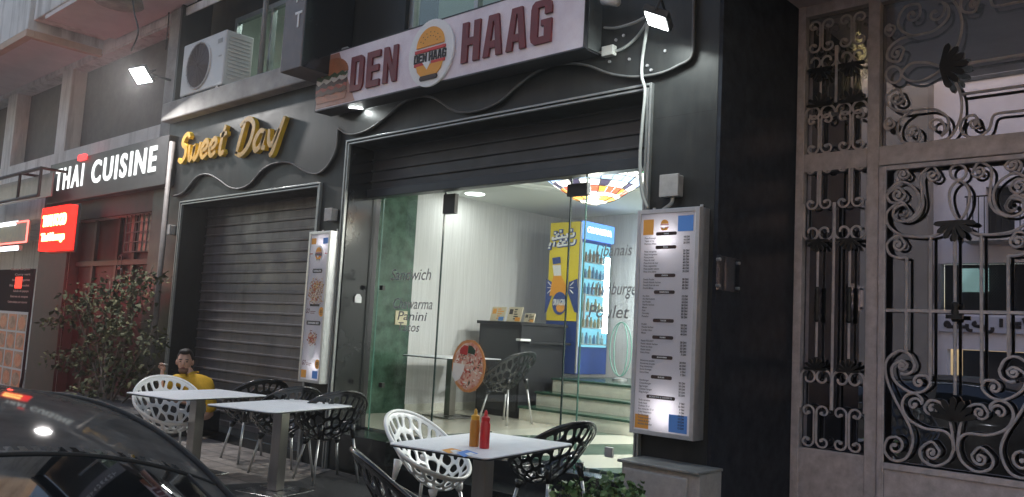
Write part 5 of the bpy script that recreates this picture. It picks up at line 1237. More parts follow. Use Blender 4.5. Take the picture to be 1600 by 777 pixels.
s3 = MB(); w = (sC-sB)/2; xa, xb = sB+w*.5, sB+w*1.5
cD = lambda x, y: at(1160+x/2.988, 240+y/2.988, Y=IYP); cE = lambda x, y: at(1160+x/2.988, 517+y/2.988, Y=IYP)
zz = [cD(350, 50).z, cD(350, 262).z, cD(350, 405).z, cE(330, 180).z, cE(330, 345).z, cE(330, 545).z]
def leaf(x, z, r, a, sp):
    m_ = MB(); palmette(m_, (x, z), r, a, 7, sp); build(m_, 'leaf_ornament', m_blackiron, gate)
for x in (xa, xb):
    iunit(s3, x, zz[1], zz[0], w*.95); lyre(s3, x, zz[2], zz[1]+.05, w*.96, 1)
    lyre(s3, x, zz[3], zz[4]-.03, w*.96, -1); iunit(s3, x, zz[5], zz[4], w*.95)
    s3.tube([(x, IYP, zz[2]-.08), (x, IYP, zz[3]+.10)], .011, 8)
    leaf(x, zz[2], .10, -PI/2, 3.0); leaf(x, zz[3], .10, PI/2, 3.0)
    zc_ = cD(345, 705).z; col_ = MB(); col_.lathe([(.016, -.14), (.024, -.12), (.016, -.09), (.024, -.05), (.016, 0), (.024, .05), (.016, .09), (.024, .12), (.016, .14)], (x, IYP, zc_), 10); build(col_, 'bar_collar', m_blackiron, gate, smooth=True)
xm = sB+w; s3.tube([(xm, IYP, zz[1]), (xm, IYP, zz[4])], .012, 8)
# upper side panel
u = [cC(280, 60).z, cC(280, 215).z, cC(200, 310).z, cC(280, 440).z, cC(120, 490).z, cC(120, 720).z]
for x in (xa, xb):
    iunit(s3, x, u[1], u[0], w*.95); lyre(s3, x, u[2], u[1]+.03, w*.96, 1)
    leaf(x, u[2]+.0, .115, -PI/2, 3.0); leaf(x, u[3]-.06, .115, PI/2, 3.0)
    lyre(s3, x, u[3]-.06, u[4]-.08, w*.96, -1); iunit(s3, x, u[5], u[4]-.08, w*.95)
    s3.tube([(x, IYP, u[2]-.06), (x, IYP, u[3]-.02)], .01, 6)
s3.tube([(xm, IYP, u[1]), (xm, IYP, u[4])], .012, 8)
build(s3, 'side_scrollwork', m_gateiron, gate, smooth=True, auto=50)

# acrylic plaque on the reveal
pa = at(1121, 398, X=PX1+.05); pbq = at(1156, 458, X=PX1+.05)
pl = thing('acrylic_plaque', 'clear acrylic plate on four studs on the dark pillar side', 'plaque', tuple(pa))
build(MB().box(PX1+.045, PX1+.051, pa.y, pbq.y, pbq.z, pa.z), 'plate', glassmat('acrylic', (.8, .82, .85), .04), pl)
mb = MB()
for yy in (pa.y+.03, pbq.y-.03):
    for z_ in (pa.z-.03, pbq.z+.03): mb.tube([(PX1+.031, yy, z_), (PX1+.06, yy, z_)], .012, 8)
build(mb, 'studs', m_box, pl)

# =================================================================== OPPOSITE SIDE OF THE STREET (seen in the gate glass)
OY = -9.0; VYv = 2*(GY+.035)-OY
def am(x, y): q = at(x, y, Y=VYv); return Vector((q.x, OY, q.z))
op = thing('opposite_building', 'pale building across the street with balcony and shop front', 'building', (-4, OY, 0))
def hole(x0, y0, x1, y1): a = am(x0, y0); b = am(x1, y1); return (min(a.x, b.x), max(a.x, b.x), min(a.z, b.z), max(a.z, b.z))
h1 = hole(1470, 412, 1640, 487); h2 = hole(1480, 545, 1650, 640); h2 = (h2[0], h2[1]+1.5, -.0, h2[3]); h3 = hole(1540, 292, 1585, 372); h4 = hole(1470, 55, 1590, 10)
build(holed(MB(), -26, 9, -.15, 11, OY-.3, OY, [h1, h2, h3]), 'wall', mat('pale_blue_plaster', (.72, .73, .80), .85, 0, .12, 1.2), op)
build(MB().box(h1[0], h1[1], OY-.4, OY-.35, h1[2], h1[3]), 'window_back', m_halldark, op)
pw_ = hole(1495, 418, 1540, 455); build(MB().box(pw_[0], pw_[1], OY-.33, OY-.31, pw_[2], pw_[3]), 'lit_pane', emat('greenish_window_light', (.25, .42, .36), .8), op)
mb = MB()
for i in range(40):
    for s_ in (-1, 1):
        x = h1[0]+(h1[1]-h1[0])*i/39; L = (h1[3]-h1[2]); x2 = x+s_*L*.8
        mb.tube([(x, OY+.02, h1[2]), (x2, OY+.02, h1[3])], .008, 3)
build(mb, 'window_mesh', m_dark, op)
build(MB().box(h2[0], h2[1], OY-1.5, OY-1.4, h2[2], h2[3]), 'dark_shop_back', m_dark, op)
build(MB().box(h3[0], h3[1], OY-.3, OY-.25, h3[2], h3[3]), 'window_back', m_halldark, op)
mb = MB().box(h3[0]-.3, h3[1]+1.6, OY, OY+.9, h3[2]-.15, h3[2]); build(mb, 'balcony_slab', m_white, op)
mb = MB()
for i in range(20): x = h3[0]-.2+i*.12; mb.tube([(x, OY+.85, h3[2]), (x, OY+.85, h3[2]+.9)], .012, 4)
mb.tube([(h3[0]-.25, OY+.85, h3[2]+.9), (h3[1]+1.5, OY+.85, h3[2]+.9)], .02, 5); build(mb, 'balcony_railing', m_blackiron, op)
bb = hole(1380, 60, 1458, 600); build(MB().box(bb[0]-1.5, bb[1], OY+.001, OY+.5, -.15, 11), 'projecting_bay', mat('taupe_render', (.30, .28, .25), .85, 0, .12, 1.5), op)
for yy in (85, 130):
    a = am(1480, yy); mb = MB().box(a.x, 5, OY+.001, OY+.06, a.z-.05, a.z+.05); build(mb, 'string_course', m_dark, op)
sgn = hole(1466, 494, 1700, 526)
osg = thing('arabic_sign', 'pale shop sign with black arabic letters across the street', 'sign', (sgn[0]+1, OY, sgn[2]))
build(MB().box(sgn[0], sgn[1]+1.5, OY+.003, OY+.12, sgn[2], sgn[3]), 'sign_board', mat('pale_blue_board', (.55, .58, .68), .5), osg)
# strokes traced as they show in the reflection (crop 1400,480 scale 4.855)
aS = lambda x, y: am(1400+x/4.855, 480+y/4.855)
ar = [[(395, 150), (385, 130), (400, 115), (415, 130), (420, 150), (395, 150)], [(420, 150), (470, 152), (500, 150), (490, 125), (470, 120)], [(500, 152), (545, 150), (550, 130)], [(548, 150), (560, 175), (590, 180)],
      [(620, 115), (600, 125), (605, 140), (650, 150), (680, 150), (690, 180), (725, 190), (742, 175), (740, 155)], [(655, 100), (660, 103)], [(808, 90), (808, 155)], [(860, 155), (920, 152), (960, 155)], [(870, 130), (960, 125)], [(975, 85), (1010, 150), (1060, 152)], [(1085, 90), (1085, 155)], [(1110, 150), (1160, 150), (1170, 125), (1190, 150), (1240, 150), (1245, 120)]]
mb = MB()
for L in ar:
    P = catmull([Vector((aS(*q).x, OY+.135, aS(*q).z)) for q in L], 5); mb.tube(P, .045, 6, flat=.4)
build(mb, 'sign_lettering', m_text, osg)

# =================================================================== FURNITURE
def table(name='cafe_table'):
    t = thing(name, 'x', 'table')
    def rr(hx, hy, r):
        pts = []
        for (sx_, sy_, a0) in ((1, 1, 0), (-1, 1, PI/2), (-1, -1, PI), (1, -1, 3*PI/2)):
            for i in range(6): a = a0+PI/2*i/5; pts.append((sx_*(hx-r)+r*math.cos(a), sy_*(hy-r)+r*math.sin(a)))
        return pts
    top = build(MB().prism(rr(.38, .52, .05), .738, .745, 'z'), 'tabletop', m_tabletop, t)
    build(MB().prism(rr(.3805, .5205, .05), .728, .7375, 'z'), 'edge_band', m_tedge, top)
    build(MB().box(-.05, .05, -.05, .05, .02, .727), 'pole', m_steel, t, bevel=.004)
    build(MB().box(-.24, .24, -.24, .24, .0, .016), 'base_plate', m_basesteel, t, bevel=.004)
    build(MB().box(-.16, .16, -.2, .2, .716, .7275), 'mount_plate', m_dark, t)
    return t
t0 = table()
def place(o, p, rz, lab, group=None):
    o.location = p; o.rotation_euler = (0, 0, rz); o['label'] = lab
    if group: o['group'] = group
    return o
GT_ = 'white topped cafe tables'
place(t0, (-3.79, 3.99, .014), math.radians(9), 'near white cafe table carrying the sauce bottles and flyers', GT_)
t2 = copy_tree(t0); place(t2, (-6.43, 4.17, .0), math.radians(14), 'white cafe table second from the man, empty, before the dish picture box', GT_)
t3 = copy_tree(t0); place(t3, (-7.57, 3.98, 0), math.radians(9), 'white cafe table right beside the man in the yellow shirt', GT_)
tin = copy_tree(t0); place(tin, (-7.62, 7.35, FZ), math.radians(0), 'white cafe table inside the shop behind the pizza sticker', GT_)

# chair shell with branching openings
def voronoi_shell():
    rnd = random.Random(41); pts = []
    for ring, (R_, n) in enumerate(((0.0, 1), (.28, 5), (.50, 12), (.70, 18), (.885, 25))):
        for i in range(n):
            a = 2*PI*(i+.5*(ring % 2))/n+rnd.uniform(-.27, .27)*(6.28/max(n, 5)); r = R_+rnd.uniform(-.075, .075)*(1 if ring else 0)
            pts.append((r*math.cos(a), r*math.sin(a)))
    def clip(i, sh, R0):
        p = pts[i]; poly = [(math.cos(2*PI*k/64)*R0, math.sin(2*PI*k/64)*R0) for k in range(64)]
        for j, q in enumerate(pts):
            if i == j: continue
            nx, ny = q[0]-p[0], q[1]-p[1]; L = math.hypot(nx, ny); mx_, my_ = (p[0]+q[0])/2-nx/L*sh, (p[1]+q[1])/2-ny/L*sh
            out = []
            for k in range(len(poly)):
                A, B = poly[k], poly[(k+1) % len(poly)]
                da = (A[0]-mx_)*nx+(A[1]-my_)*ny; db = (B[0]-mx_)*nx+(B[1]-my_)*ny
                if da <= 0: out.append(A)
                if (da < 0) != (db < 0) and abs(da-db) > 1e-12:
                    t = da/(da-db); out.append((A[0]+(B[0]-A[0])*t, A[1]+(B[1]-A[1])*t))
            poly = out
            if len(poly) < 3: return None
        return poly
    cells = []
    for i in range(len(pts)):
        o = clip(i, 0, .985); inn = clip(i, .029, .945)
        if o: cells.append((pts[i], o, inn))
    return cells
Cc = Vector((-.02, 0, .66)); TT = Vector((-.83, 0, .56)).normalized(); LL, WW, DD = .365, .33, .25
def shell_map(a, b, off=0):
    r2 = min(1.0, a*a+b*b); r = math.sqrt(r2)
    dep = DD*(1-r**2.3)
    p = Cc+TT*(a*LL)+Vector((0, b*WW, 0))+Vector((.10, 0, -1))*dep
    # sides dip a little
    p.z -= .03*(b*b)*(1-abs(a)); p.x += .0
    return p
def make_chair(mplastic, mleg, lab):
    t = thing('chair', lab, 'chair')
    cells = voronoi_shell(); me_v = []; fs = []; idx = {}
    def vid(x, y):
        k = (round(x, 4), round(y, 4))
        if k not in idx: idx[k] = len(me_v); me_v.append(tuple(shell_map(x, y)))
        return idx[k]
    for c, poly, inn in cells:
        cx_ = sum(q[0] for q in poly)/len(poly); cy_ = sum(q[1] for q in poly)/len(poly)
        # resample each edge
        rs = []
        n = len(poly)
        for k in range(n):
            A, B = poly[k], poly[(k+1) % n]; L = math.hypot(B[0]-A[0], B[1]-A[1]); m = max(1, int(round(L/.06)))
            if L < 1e-4: continue
            for s in range(m): rs.append((A[0]+(B[0]-A[0])*s/m, A[1]+(B[1]-A[1])*s/m))
        n = len(rs)
        if not inn: inn = [(cx_+(x-cx_)*.3, cy_+(y-cy_)*.3) for x, y in poly]
        cx_ = sum(q[0] for q in inn)/len(inn); cy_ = sum(q[1] for q in inn)/len(inn)
        inner = []
        for (x, y) in rs:
            dx, dy = x-cx_, y-cy_; best = 1e9
            for k in range(len(inn)):
                A, B = inn[k], inn[(k+1) % len(inn)]; ex, ey = B[0]-A[0], B[1]-A[1]; den = dx*ey-dy*ex
                if abs(den) < 1e-12: continue
                tq = ((A[0]-cx_)*ey-(A[1]-cy_)*ex)/den; u = ((A[0]-cx_)*dy-(A[1]-cy_)*dx)/den
                if tq > 0 and -1e-6 <= u <= 1+1e-6: best = min(best, tq)
            if best > .97: best = .8
            inner.append((cx_+dx*best, cy_+dy*best))
        for _ in range(1): inner = [((inner[k-1][0]+2*inner[k][0]+inner[(k+1) % n][0])/4, (inner[k-1][1]+2*inner[k][1]+inner[(k+1) % n][1])/4) for k in range(n)]
        o_ = [vid(*q) for q in rs]; i_ = [vid(*q) for q in inner]
        for k in range(n):
            q4 = (o_[k], o_[(k+1) % n], i_[(k+1) % n], i_[k])
            if len(set(q4)) == 4: fs.append(q4)
    mb = MB(); mb.add(me_v, fs)
    sh = build(mb, 'seat_shell', mplastic, t, smooth=True)
    so = sh.modifiers.new('solid', 'SOLIDIFY'); so.thickness = .012; so.offset = 0
    bv = sh.modifiers.new('bev', 'BEVEL'); bv.width = .003; bv.segments = 2; bv.limit_method = 'ANGLE'; bv.angle_limit = math.radians(50)
    rim = [shell_map(math.cos(2*PI*i/64), math.sin(2*PI*i/64)) for i in range(64)]
    build(MB().tube(rim, .0135, 8, closed=True), 'rim', mplastic, t, smooth=True)
    for (sx_, sy_) in ((1, 1), (1, -1), (-1, 1), (-1, -1)):
        T_ = Vector((sx_*.155, sy_*.155, .385 if sx_ > 0 else .545)); F_ = Vector((sx_*.235, sy_*.225, 0)); A_ = T_+(F_-T_)*.10; B_ = T_+(F_-T_)*(.24 if sx_ < 0 else .14)
        build(MB().tube([T_, A_, B_], [.036, .026, .0165], 10), 'leg_socket', mplastic, t, smooth=True)
        build(MB().tube([B_-(F_-T_)*.03, F_], .0125, 10), 'leg', mleg, t, smooth=True)
    return t
cb = make_chair(m_chairb, m_legmetal, 'x'); cw = make_chair(m_chairw, m_legmetal, 'x')
GB, GWc = 'black branching pattern chairs', 'white branching pattern chairs'
def chair(src, px_, py_, rz, lab, first=False, z=.0, zc=.62, dx=0, dy=0):
    p = at(px_, py_, Z=zc+z); o = src if first else copy_tree(src)
    place(o, (p.x+dx, p.y+dy, z), math.radians(rz), lab, GB if src is cb else GWc); return o
chair(cw, 266, 631, -8, 'white lattice chair with its back to the dark car near the man', True)
chair(cw, 672, 703, 12, 'white lattice chair pushed to the near table before the entrance')
chair(cb, 860, 704, 172, 'black lattice chair at the near table beside the grey cabinet', True)
chair(cb, 648, 783, 62, 'black lattice chair cut by the bottom edge in front of the white chair', z=0.012)
chair(cb, 516, 648, 168, 'black lattice chair at the empty table right under the dish picture box')
chair(cb, 398, 626, 172, 'black lattice chair farthest back, against the closed shutter beside the middle tables')
chair(cb, 446, 641, 172, 'black lattice chair between the two left tables, nearer than the one by the shutter')
o = copy_tree(cb); p = at(768, 583, Z=FZ+.62); place(o, (-6.85, 7.55, FZ), math.radians(180), 'black lattice chair inside the shop facing the indoor table', GB)

# sauce bottles and flyer
def sauce(px_, py_, col, lab, tipc):
    p = at(px_, py_, Z=.762); t = thing('sauce_bottle', lab, 'bottle', (p.x, p.y, .7595), 'squeeze sauce bottles')
    m = mat('sauce_' + lab.split()[0], col, .35, 0, .05, 20)
    build(MB().lathe([(.030, 0), (.032, .01), (.032, .15), (.026, .165)], (p.x, p.y, .7595), 20), 'bottle_body', m, t, smooth=True, auto=40)
    build(MB().lathe([(.027, .1655), (.027, .19), (.012, .20), (.009, .225), (.003, .235)], (p.x, p.y, .7595), 16), 'nozzle_cap', tipc, t, smooth=True, auto=40)
sauce(740.5, 697, (.42, .17, .02), 'mustard brown squeeze bottle with a yellow nozzle on the near table', mat('mustard_cap', (.60, .33, .03), .4))
sauce(756.5, 700, (.45, .015, .02), 'red ketchup squeeze bottle standing beside the mustard one', mat('ketchup_cap', (.50, .015, .02), .4))
for (x0, x1, y0, y1, m, lab) in ((690, 722, 700, 708, m_orange, 'orange and white flyer lying on the near table'), (713, 747, 703, 714, m_blue, 'blue and white flyer lying beside the orange one')):
    q = [at(x0, (y0+y1)/2-1, Z=.761), at((x0+x1)/2, y0, Z=.761), at(x1, (y0+y1)/2, Z=.761), at((x0+x1)/2-5, y1, Z=.761)]
    t = thing('flyer', lab, 'flyer', tuple(q[0])); build(MB().prism([(v.x, v.y) for v in q], .7595, .7605, 'z'), 'paper', m, t)
    c_ = sum((v for v in q), Vector())/4
    build(MB().prism([((v.x*.5+c_.x*.5)+.03, (v.y*.5+c_.y*.5)) for v in q], .7608, .7612, 'z'), 'printed_field', m_whitetext, t)

# =================================================================== CAR
car = thing('parked_car', 'dusty dark saloon car parked at the kerb, seen over its roof', 'car', (-3.1, .6, -.15))
YC = .60
def interp(tab, x):
    n = len(tab); x = min(max(x, tab[0][0]), tab[-1][0])
    for i in range(n-1):
        (x0, y0), (x1, y1) = tab[i], tab[i+1]
        if x <= x1 or i == n-2:
            d = (y1-y0)/(x1-x0)
            m0 = d if i == 0 else .5*(d+(y0-tab[i-1][1])/(x0-tab[i-1][0])); m1 = d if i == n-2 else .5*(d+(tab[i+2][1]-y1)/(tab[i+2][0]-x1))
            h = x1-x0; t = (x-x0)/h
            return (2*t**3-3*t*t+1)*y0+(t**3-2*t*t+t)*h*m0+(3*t*t-2*t**3)*y1+(t**3-t*t)*h*m1
ZC_ = [(-4.55, .86), (-4.2, 1.00), (-3.8, 1.16), (-3.4, 1.235), (-3.0, 1.262), (-2.6, 1.262), (-2.2, 1.238), (-1.9, 1.20), (-1.7, 1.155), (-1.45, 1.07), (-1.2, .96), (-1.0, .885)]
ZR_ = [(-4.55, .83), (-4.2, .95), (-3.8, 1.105), (-3.4, 1.165), (-3.0, 1.19), (-2.6, 1.19), (-2.2, 1.15), (-1.9, 1.09), (-1.7, 1.03), (-1.45, .955), (-1.2, .88), (-1.0, .845)]
WR_ = [(-4.55, .70), (-4.2, .66), (-3.8, .61), (-3.4, .595), (-3.0, .60), (-2.6, .60), (-2.2, .595), (-1.9, .585), (-1.7, .58), (-1.45, .60), (-1.2, .64), (-1.0, .70)]
ZB_ = [(-4.55, .80), (-3.5, .815), (-2.5, .83), (-1.5, .84), (-1.0, .835)]
WB_ = [(-4.55, .78), (-3.8, .81), (-3.0, .825), (-2.0, .82), (-1.4, .79), (-1.0, .76)]
ZC_, ZR_, ZB_ = [[(a, b-.03) for a, b in T_] for T_ in (ZC_, ZR_, ZB_)]
NX, NT, NS_ = 142, 14, 8
xs_ = [-4.55+3.55*i/NX for i in range(NX+1)]
def top_pt(x, s, t):   # t 0 rail .. 1 centre
    zr, zc, wr = interp(ZR_, x), interp(ZC_, x), interp(WR_, x); u = (1-t)
    return (x, YC+s*wr*u, zr+(zc-zr)*(1-u**2.3))
def full_pt(x, u): return top_pt(x, 1 if u >= 0 else -1, 1-abs(u))
def side_pt(x, s, t):  # 0 belt .. 1 rail
    zb2, wb2, zr, wr = interp(ZB_, x), interp(WB_, x), interp(ZR_, x), interp(WR_, x)
    bul = .025*math.sin(PI*t); return (x, YC+s*(wb2+(wr-wb2)*t+bul), zb2+(zr-zb2)*t)
def grid(mb, f, us, vs2):
    n = len(vs2); base = len(mb.v); mb.v += [f(u_, v_) for u_ in us for v_ in vs2]
    for i in range(len(us)-1):
        for j in range(n-1): mb.f.append((base+i*n+j, base+(i+1)*n+j, base+(i+1)*n+j+1, base+i*n+j+1)); mb.m.append(0)
roof = MB(); rg = MB(); wg = MB(); sg_ = MB(); pil = MB()
ts_ = [i/NT for i in range(NT+1)]
us_ = [-1+2*i/40 for i in range(41)]; ug_ = [-.86+1.72*i/36 for i in range(37)]
grid(roof, full_pt, [x for x in xs_ if -3.72 <= x <= -1.80], us_)
grid(rg, full_pt, [x for x in xs_ if -1.85 <= x <= -1.05], ug_)
grid(wg, full_pt, [x for x in xs_ if -4.5 <= x <= -3.66], ug_)
for s in (-1, 1):
    t_edge = .14
    for rng_ in ((-1.85, -1.0), (-4.56, -3.66)):
        grid(pil, lambda x, t: top_pt(x, s, t), [x for x in xs_ if rng_[0] <= x <= rng_[1]], [t_edge*i/3 for i in range(4)])
    grid(pil, lambda x, t: side_pt(x, s, t), xs_, [.90+.10*i/2 for i in range(3)])
    grid(pil, lambda x, t: side_pt(x, s, t), xs_, [0, .03, .06])
    for rng_ in ((-4.56, -4.15), (-3.05, -2.93), (-1.92, -1.0)):
        grid(pil, lambda x, t: side_pt(x, s, t), [x for x in xs_ if rng_[0] <= x <= rng_[1]], [.06+.84*i/6 for i in range(7)])
    for rng_ in ((-4.17, -3.03), (-2.95, -1.90)):
        grid(sg_, lambda x, t: side_pt(x, s, t), [x for x in xs_ if rng_[0] <= x <= rng_[1]], [.06+.84*i/6 for i in range(7)])
build(roof, 'roof', m_carpaint, car, smooth=True)
build(rg, 'rear_window', m_carglass, car, smooth=True); build(wg, 'windscreen', m_carglass, car, smooth=True)
build(sg_, 'side_windows', m_carglass, car, smooth=True); build(pil, 'window_pillars', m_carpaint, car, smooth=True)
gut = MB()
for s in (-1, 1):
    gut.tube([Vector(side_pt(x, s, 1.0))+Vector((0, s*.004, .004)) for x in xs_ if -4.2 < x < -1.25], .009, 6)
build(gut, 'roof_gutter', m_rubber, car, smooth=True)
chm = MB()
for s in (-1, 1): chm.tube([Vector(side_pt(x, s, .91))+Vector((0, s*.006, 0)) for x in xs_ if -4.15 < x < -1.6], .007, 6)
for s in (-1, 1): chm.tube([Vector(side_pt(x, s, .03))+Vector((0, s*.008, 0)) for x in xs_ if -4.15 < x < -1.3], .007, 6)
build(chm, 'chrome_strip', mat('chrome', (.7, .7, .7), .12, 1), car, smooth=True)
# lower body
bd = MB()
ZT_ = [(-5.45, .45), (-5.40, .58), (-5.2, .68), (-4.55, .82), (-4.0, .82), (-1.5, .835), (-1.0, .82), (-.75, .81), (-.62, .74), (-.58, .5)]
WD_ = [(-5.45, .50), (-5.38, .66), (-5.1, .78), (-4.5, .83), (-3, .86), (-1.5, .85), (-.9, .80), (-.65, .70), (-.58, .55)]
xb_ = [-5.45+4.87*i/60 for i in range(61)]
def bsec(x, t):
    zt2, w2 = interp(ZT_, x), interp(WD_, x)
    if t < .35: u_ = t/.35; return (x, YC, zt2) if u_ == 0 else (x, YC+(w2-.06)*u_, zt2-.03*u_*u_)
    u_ = (t-.35)/.65; return (x, YC+w2-.06+.06*math.sin(min(1, u_*3)*PI/2)-.05*max(0, u_-.6)*2, zt2-.03-(zt2-.03-.02)*u_)
tt = [0, .1, .2, .3, .35, .38, .42, .48, .55, .65, .8, .9, 1]
grid(bd, bsec, xb_, tt); grid(bd, lambda x, t: (bsec(x, t)[0], 2*YC-bsec(x, t)[1], bsec(x, t)[2]), xb_, tt)
build(bd, 'body', m_carpaint, car, smooth=True)
build(MB().box(-5.38, -.64, YC-.7, YC+.7, .0, .06), 'underbody', m_rubber, car)
for (x, s) in ((-4.65, 1), (-4.65, -1), (-1.55, 1), (-1.55, -1)):
    T = Matrix.Translation((x, YC+s*.77, .155)) @ Matrix.Rotation(PI/2, 4, 'X')
    w_ = build(MB().lathe([(.20, -.10), (.29, -.105), (.305, -.08), (.305, .08), (.29, .105), (.20, .10)], (0, 0, 0), 32).xf(T), 'tyre', m_rubber, car, smooth=True, auto=40)
    build(MB().lathe([(.19, -.108), (.05, -.10), (.05, .10), (.19, .108)], (0, 0, 0), 20).xf(T), 'rim', m_alu, w_)
for s in (-1, 1):
    build(MB().box(-.70, -.60, YC+s*.62-.12, YC+s*.62+.12, .58, .72), 'tail_light', mat('tail_red', (.35, .01, .01), .2), car, bevel=.02)
    build(MB().box(-5.42, -5.33, YC+s*.56-.14, YC+s*.56+.14, .46, .58), 'headlight', mat('headlight_glass', (.6, .6, .6), .1), car, bevel=.02)
    t_ = build(MB().lathe([(.02, -.09), (.07, -.06), (.085, 0), (.07, .06), (.02, .09)], (0, 0, 0), 14).xf(Matrix.Translation((-4.1, YC+s*.93, .87)) @ Matrix.Rotation(PI/2, 4, 'X')), 'wing_mirror', m_carpaint, car, smooth=True)
build(MB().box(-.60, -.575, YC-.26, YC+.26, .50, .61), 'number_plate', m_whitetext, car)

sl = MB()
sl.tube([Vector(top_pt(-1.80, -1, t)) for t in ts_[:-1]]+[Vector(top_pt(-1.80, 1, t)) for t in reversed(ts_)], .006, 6)
for s in (-1, 1): sl.tube([Vector(top_pt(x, s, .15)) for x in xs_ if -1.82 < x < -1.1], .005, 6)
build(sl, 'window_seal', m_rubber, car, smooth=True)
car.location.x -= .30
# =================================================================== PLANTS
def leaf_cloud(name, blobs, n, size, mats, rnd, zmin=.0, ax=1.7):
    mbs_ = MB()
    for _ in range(n):
        c, r = rnd.choices(blobs, weights=[b[1][0]*b[1][2] for b in blobs])[0]
        d = Vector((rnd.gauss(0, 1), rnd.gauss(0, 1), rnd.gauss(0, 1))).normalized()*(rnd.random()**.45)
        p = Vector((c[0]+d.x*r[0], c[1]+d.y*r[1], c[2]+d.z*r[2]))
        if p.z < zmin: continue
        L = size*rnd.uniform(.6, 1.35); w = L*.42
        q = Matrix.Rotation(rnd.uniform(0, 2*PI), 3, 'Z') @ Matrix.Rotation(rnd.uniform(-.3, 1.1), 3, 'Y') @ Matrix.Rotation(rnd.uniform(-.6, .6), 3, 'X')
        vs3 = [Vector((0, 0, 0)), Vector((L*.35, w, .01)), Vector((L*.75, w*.7, -.005)), Vector((L*ax*.75, 0, -L*.2)), Vector((L*.75, -w*.7, -.005)), Vector((L*.35, -w, .01)), Vector((L*.5, 0, L*.08))]
        mi = rnd.choices((0, 1, 2), weights=(5, 4, 1.3))[0]
        mbs_.add([p+q @ v_ for v_ in vs3], [(0, 6, 1), (1, 6, 2), (2, 6, 3), (3, 6, 4), (4, 6, 5), (5, 6, 0)], mi)
    return mbs_
rnd = random.Random(5)
SYp = 4.75
sh = thing('leafy_shrub', 'tall leafy shrub growing against the red lit restaurant front', 'shrub', (at(165, 600, Y=SYp).x, SYp, 0))
blobs = []
for (x, y, rx, rz) in ((125, 470, .45, .30), (160, 455, .40, .28), (200, 450, .38, .32), (222, 430, .20, .16), (105, 490, .35, .25), (150, 510, .55, .35), (205, 505, .42, .35), (235, 535, .26, .22), (130, 560, .60, .33), (185, 575, .50, .35), (225, 590, .22, .18), (150, 612, .50, .25), (95, 560, .28, .2), (90, 505, .22, .1)):
    q = at(x, y, Y=SYp); blobs.append(((q.x, SYp+rnd.uniform(-.1, .15), q.z), (rx, .32, rz)))
build(leaf_cloud('x', blobs, 2000, .064, m_leafmats, rnd, .25), 'crown', m_leafmats, sh)
mb = MB(); bx_ = WPOS[sh.name].x
for i in range(11):
    b = blobs[i][0]; mb.tube(catmull([(bx_+rnd.uniform(-.2, .2), SYp, 0), (bx_+(b[0]-bx_)*.35+rnd.uniform(-.1, .1), SYp+.05, b[2]*.45), (b[0], b[1], b[2]+.15)], 5), [.022*(1-.7*j/10) for j in range(11)], 6)
build(mb, 'stems', m_bark, sh, smooth=True)
plw = MB(); x0_ = at(160, 630, Y=4.6).x; x1_ = at(232, 640, Y=4.6).x
tag(build(MB().box(x0_-1.6, x1_, 4.35, 5.2, 0, .30), 'planter_bed', mat('rough_stone', (.10, .095, .09), .9, 0, .5, 14, bump=.8, bscale=20), bevel=.02), 'rough dark stone planter bed at the foot of the shrub', 'planter')
# second plant at bottom right
q = at(935, 775, Y=4.3)
ps = thing('potted_plant', 'small round leaved potted plant in front of the grey cabinet', 'plant', (q.x, 4.3, 0))
bl = []
m_lf2 = [mat('sprig_dark', (.05, .10, .03), .5), mat('sprig_mid', (.09, .17, .05), .5), mat('sprig_pale', (.16, .26, .09), .5)]
for (x, y, r) in ((905, 772, .09), (878, 765, .06), (935, 765, .09), (955, 752, .08), (970, 770, .09), (990, 775, .08), (945, 778, .1), (992, 760, .05), (900, 755, .05)):
    p = at(x, y, Y=4.3+rnd.uniform(-.08, .08)); bl.append(((p.x, p.y, p.z), (r, .09, r)))
lc = leaf_cloud('x', bl, 260, .046, m_lf2, rnd, .05, 1.3); build(lc, 'foliage', m_lf2, ps)
mb = MB()
for c, r in bl: mb.tube(catmull([(q.x, 4.3, .22), ((q.x+c[0])/2, 4.3, (c[2]+.2)/2+.02), c], 5), .004, 5)
build(mb, 'stems', mat('green_stem', (.10, .13, .06), .6), ps)
build(MB().lathe([(.10, 0), (.14, .25), (.15, .25), (.15, .22)], (q.x, 4.3, .012), 20), 'pot', mat('terracotta', (.30, .13, .08), .8), ps, smooth=True, auto=40)

# =================================================================== MAN
man = thing('person', 'seated man in a yellow shirt holding a cigarette to his face', 'person', (-10.0, 5.05, 0))
def skin(name, joints, edges, m, parent, sub=2, root=0):
    me = bpy.data.meshes.new(name); me.from_pydata([j[0] for j in joints], edges, []); o = link(me, name, m, parent, smooth=True)
    s = o.modifiers.new('skin', 'SKIN'); s.use_smooth_shade = True
    if not me.skin_vertices: pass
    for i, j in enumerate(joints):
        r = j[1]; me.skin_vertices[0].data[i].radius = r if isinstance(r, tuple) else (r, r)
    me.skin_vertices[0].data[root].use_root = True
    u_ = o.modifiers.new('sub', 'SUBSURF'); u_.levels = sub; u_.render_levels = sub
    return o
def ensure_skin(me): pass
hd = at(289, 565, Y=4.98)        # head centre
px0 = hd.x
m_skin = mat('tan_skin', (.58, .35, .26), .5, 0, .08, 20); m_shirt = mat('yellow_shirt', (.62, .36, .015), .75, 0, .12, 14, bump=.25, bscale=14); m_trou = mat('black_trousers', (.015, .015, .018), .8); m_hair = mat('dark_hair', (.012, .009, .008), .6, bump=.6, bscale=60)
hip = Vector((px0+.34, 5.16, .22)); 
sp1 = hip+Vector((-.02, -.02, .22)); sp2 = Vector((px0+.20, 5.08, .64)); nk = Vector((px0+.05, 5.02, .80)); hz_ = Vector((px0, 4.98, hd.z))
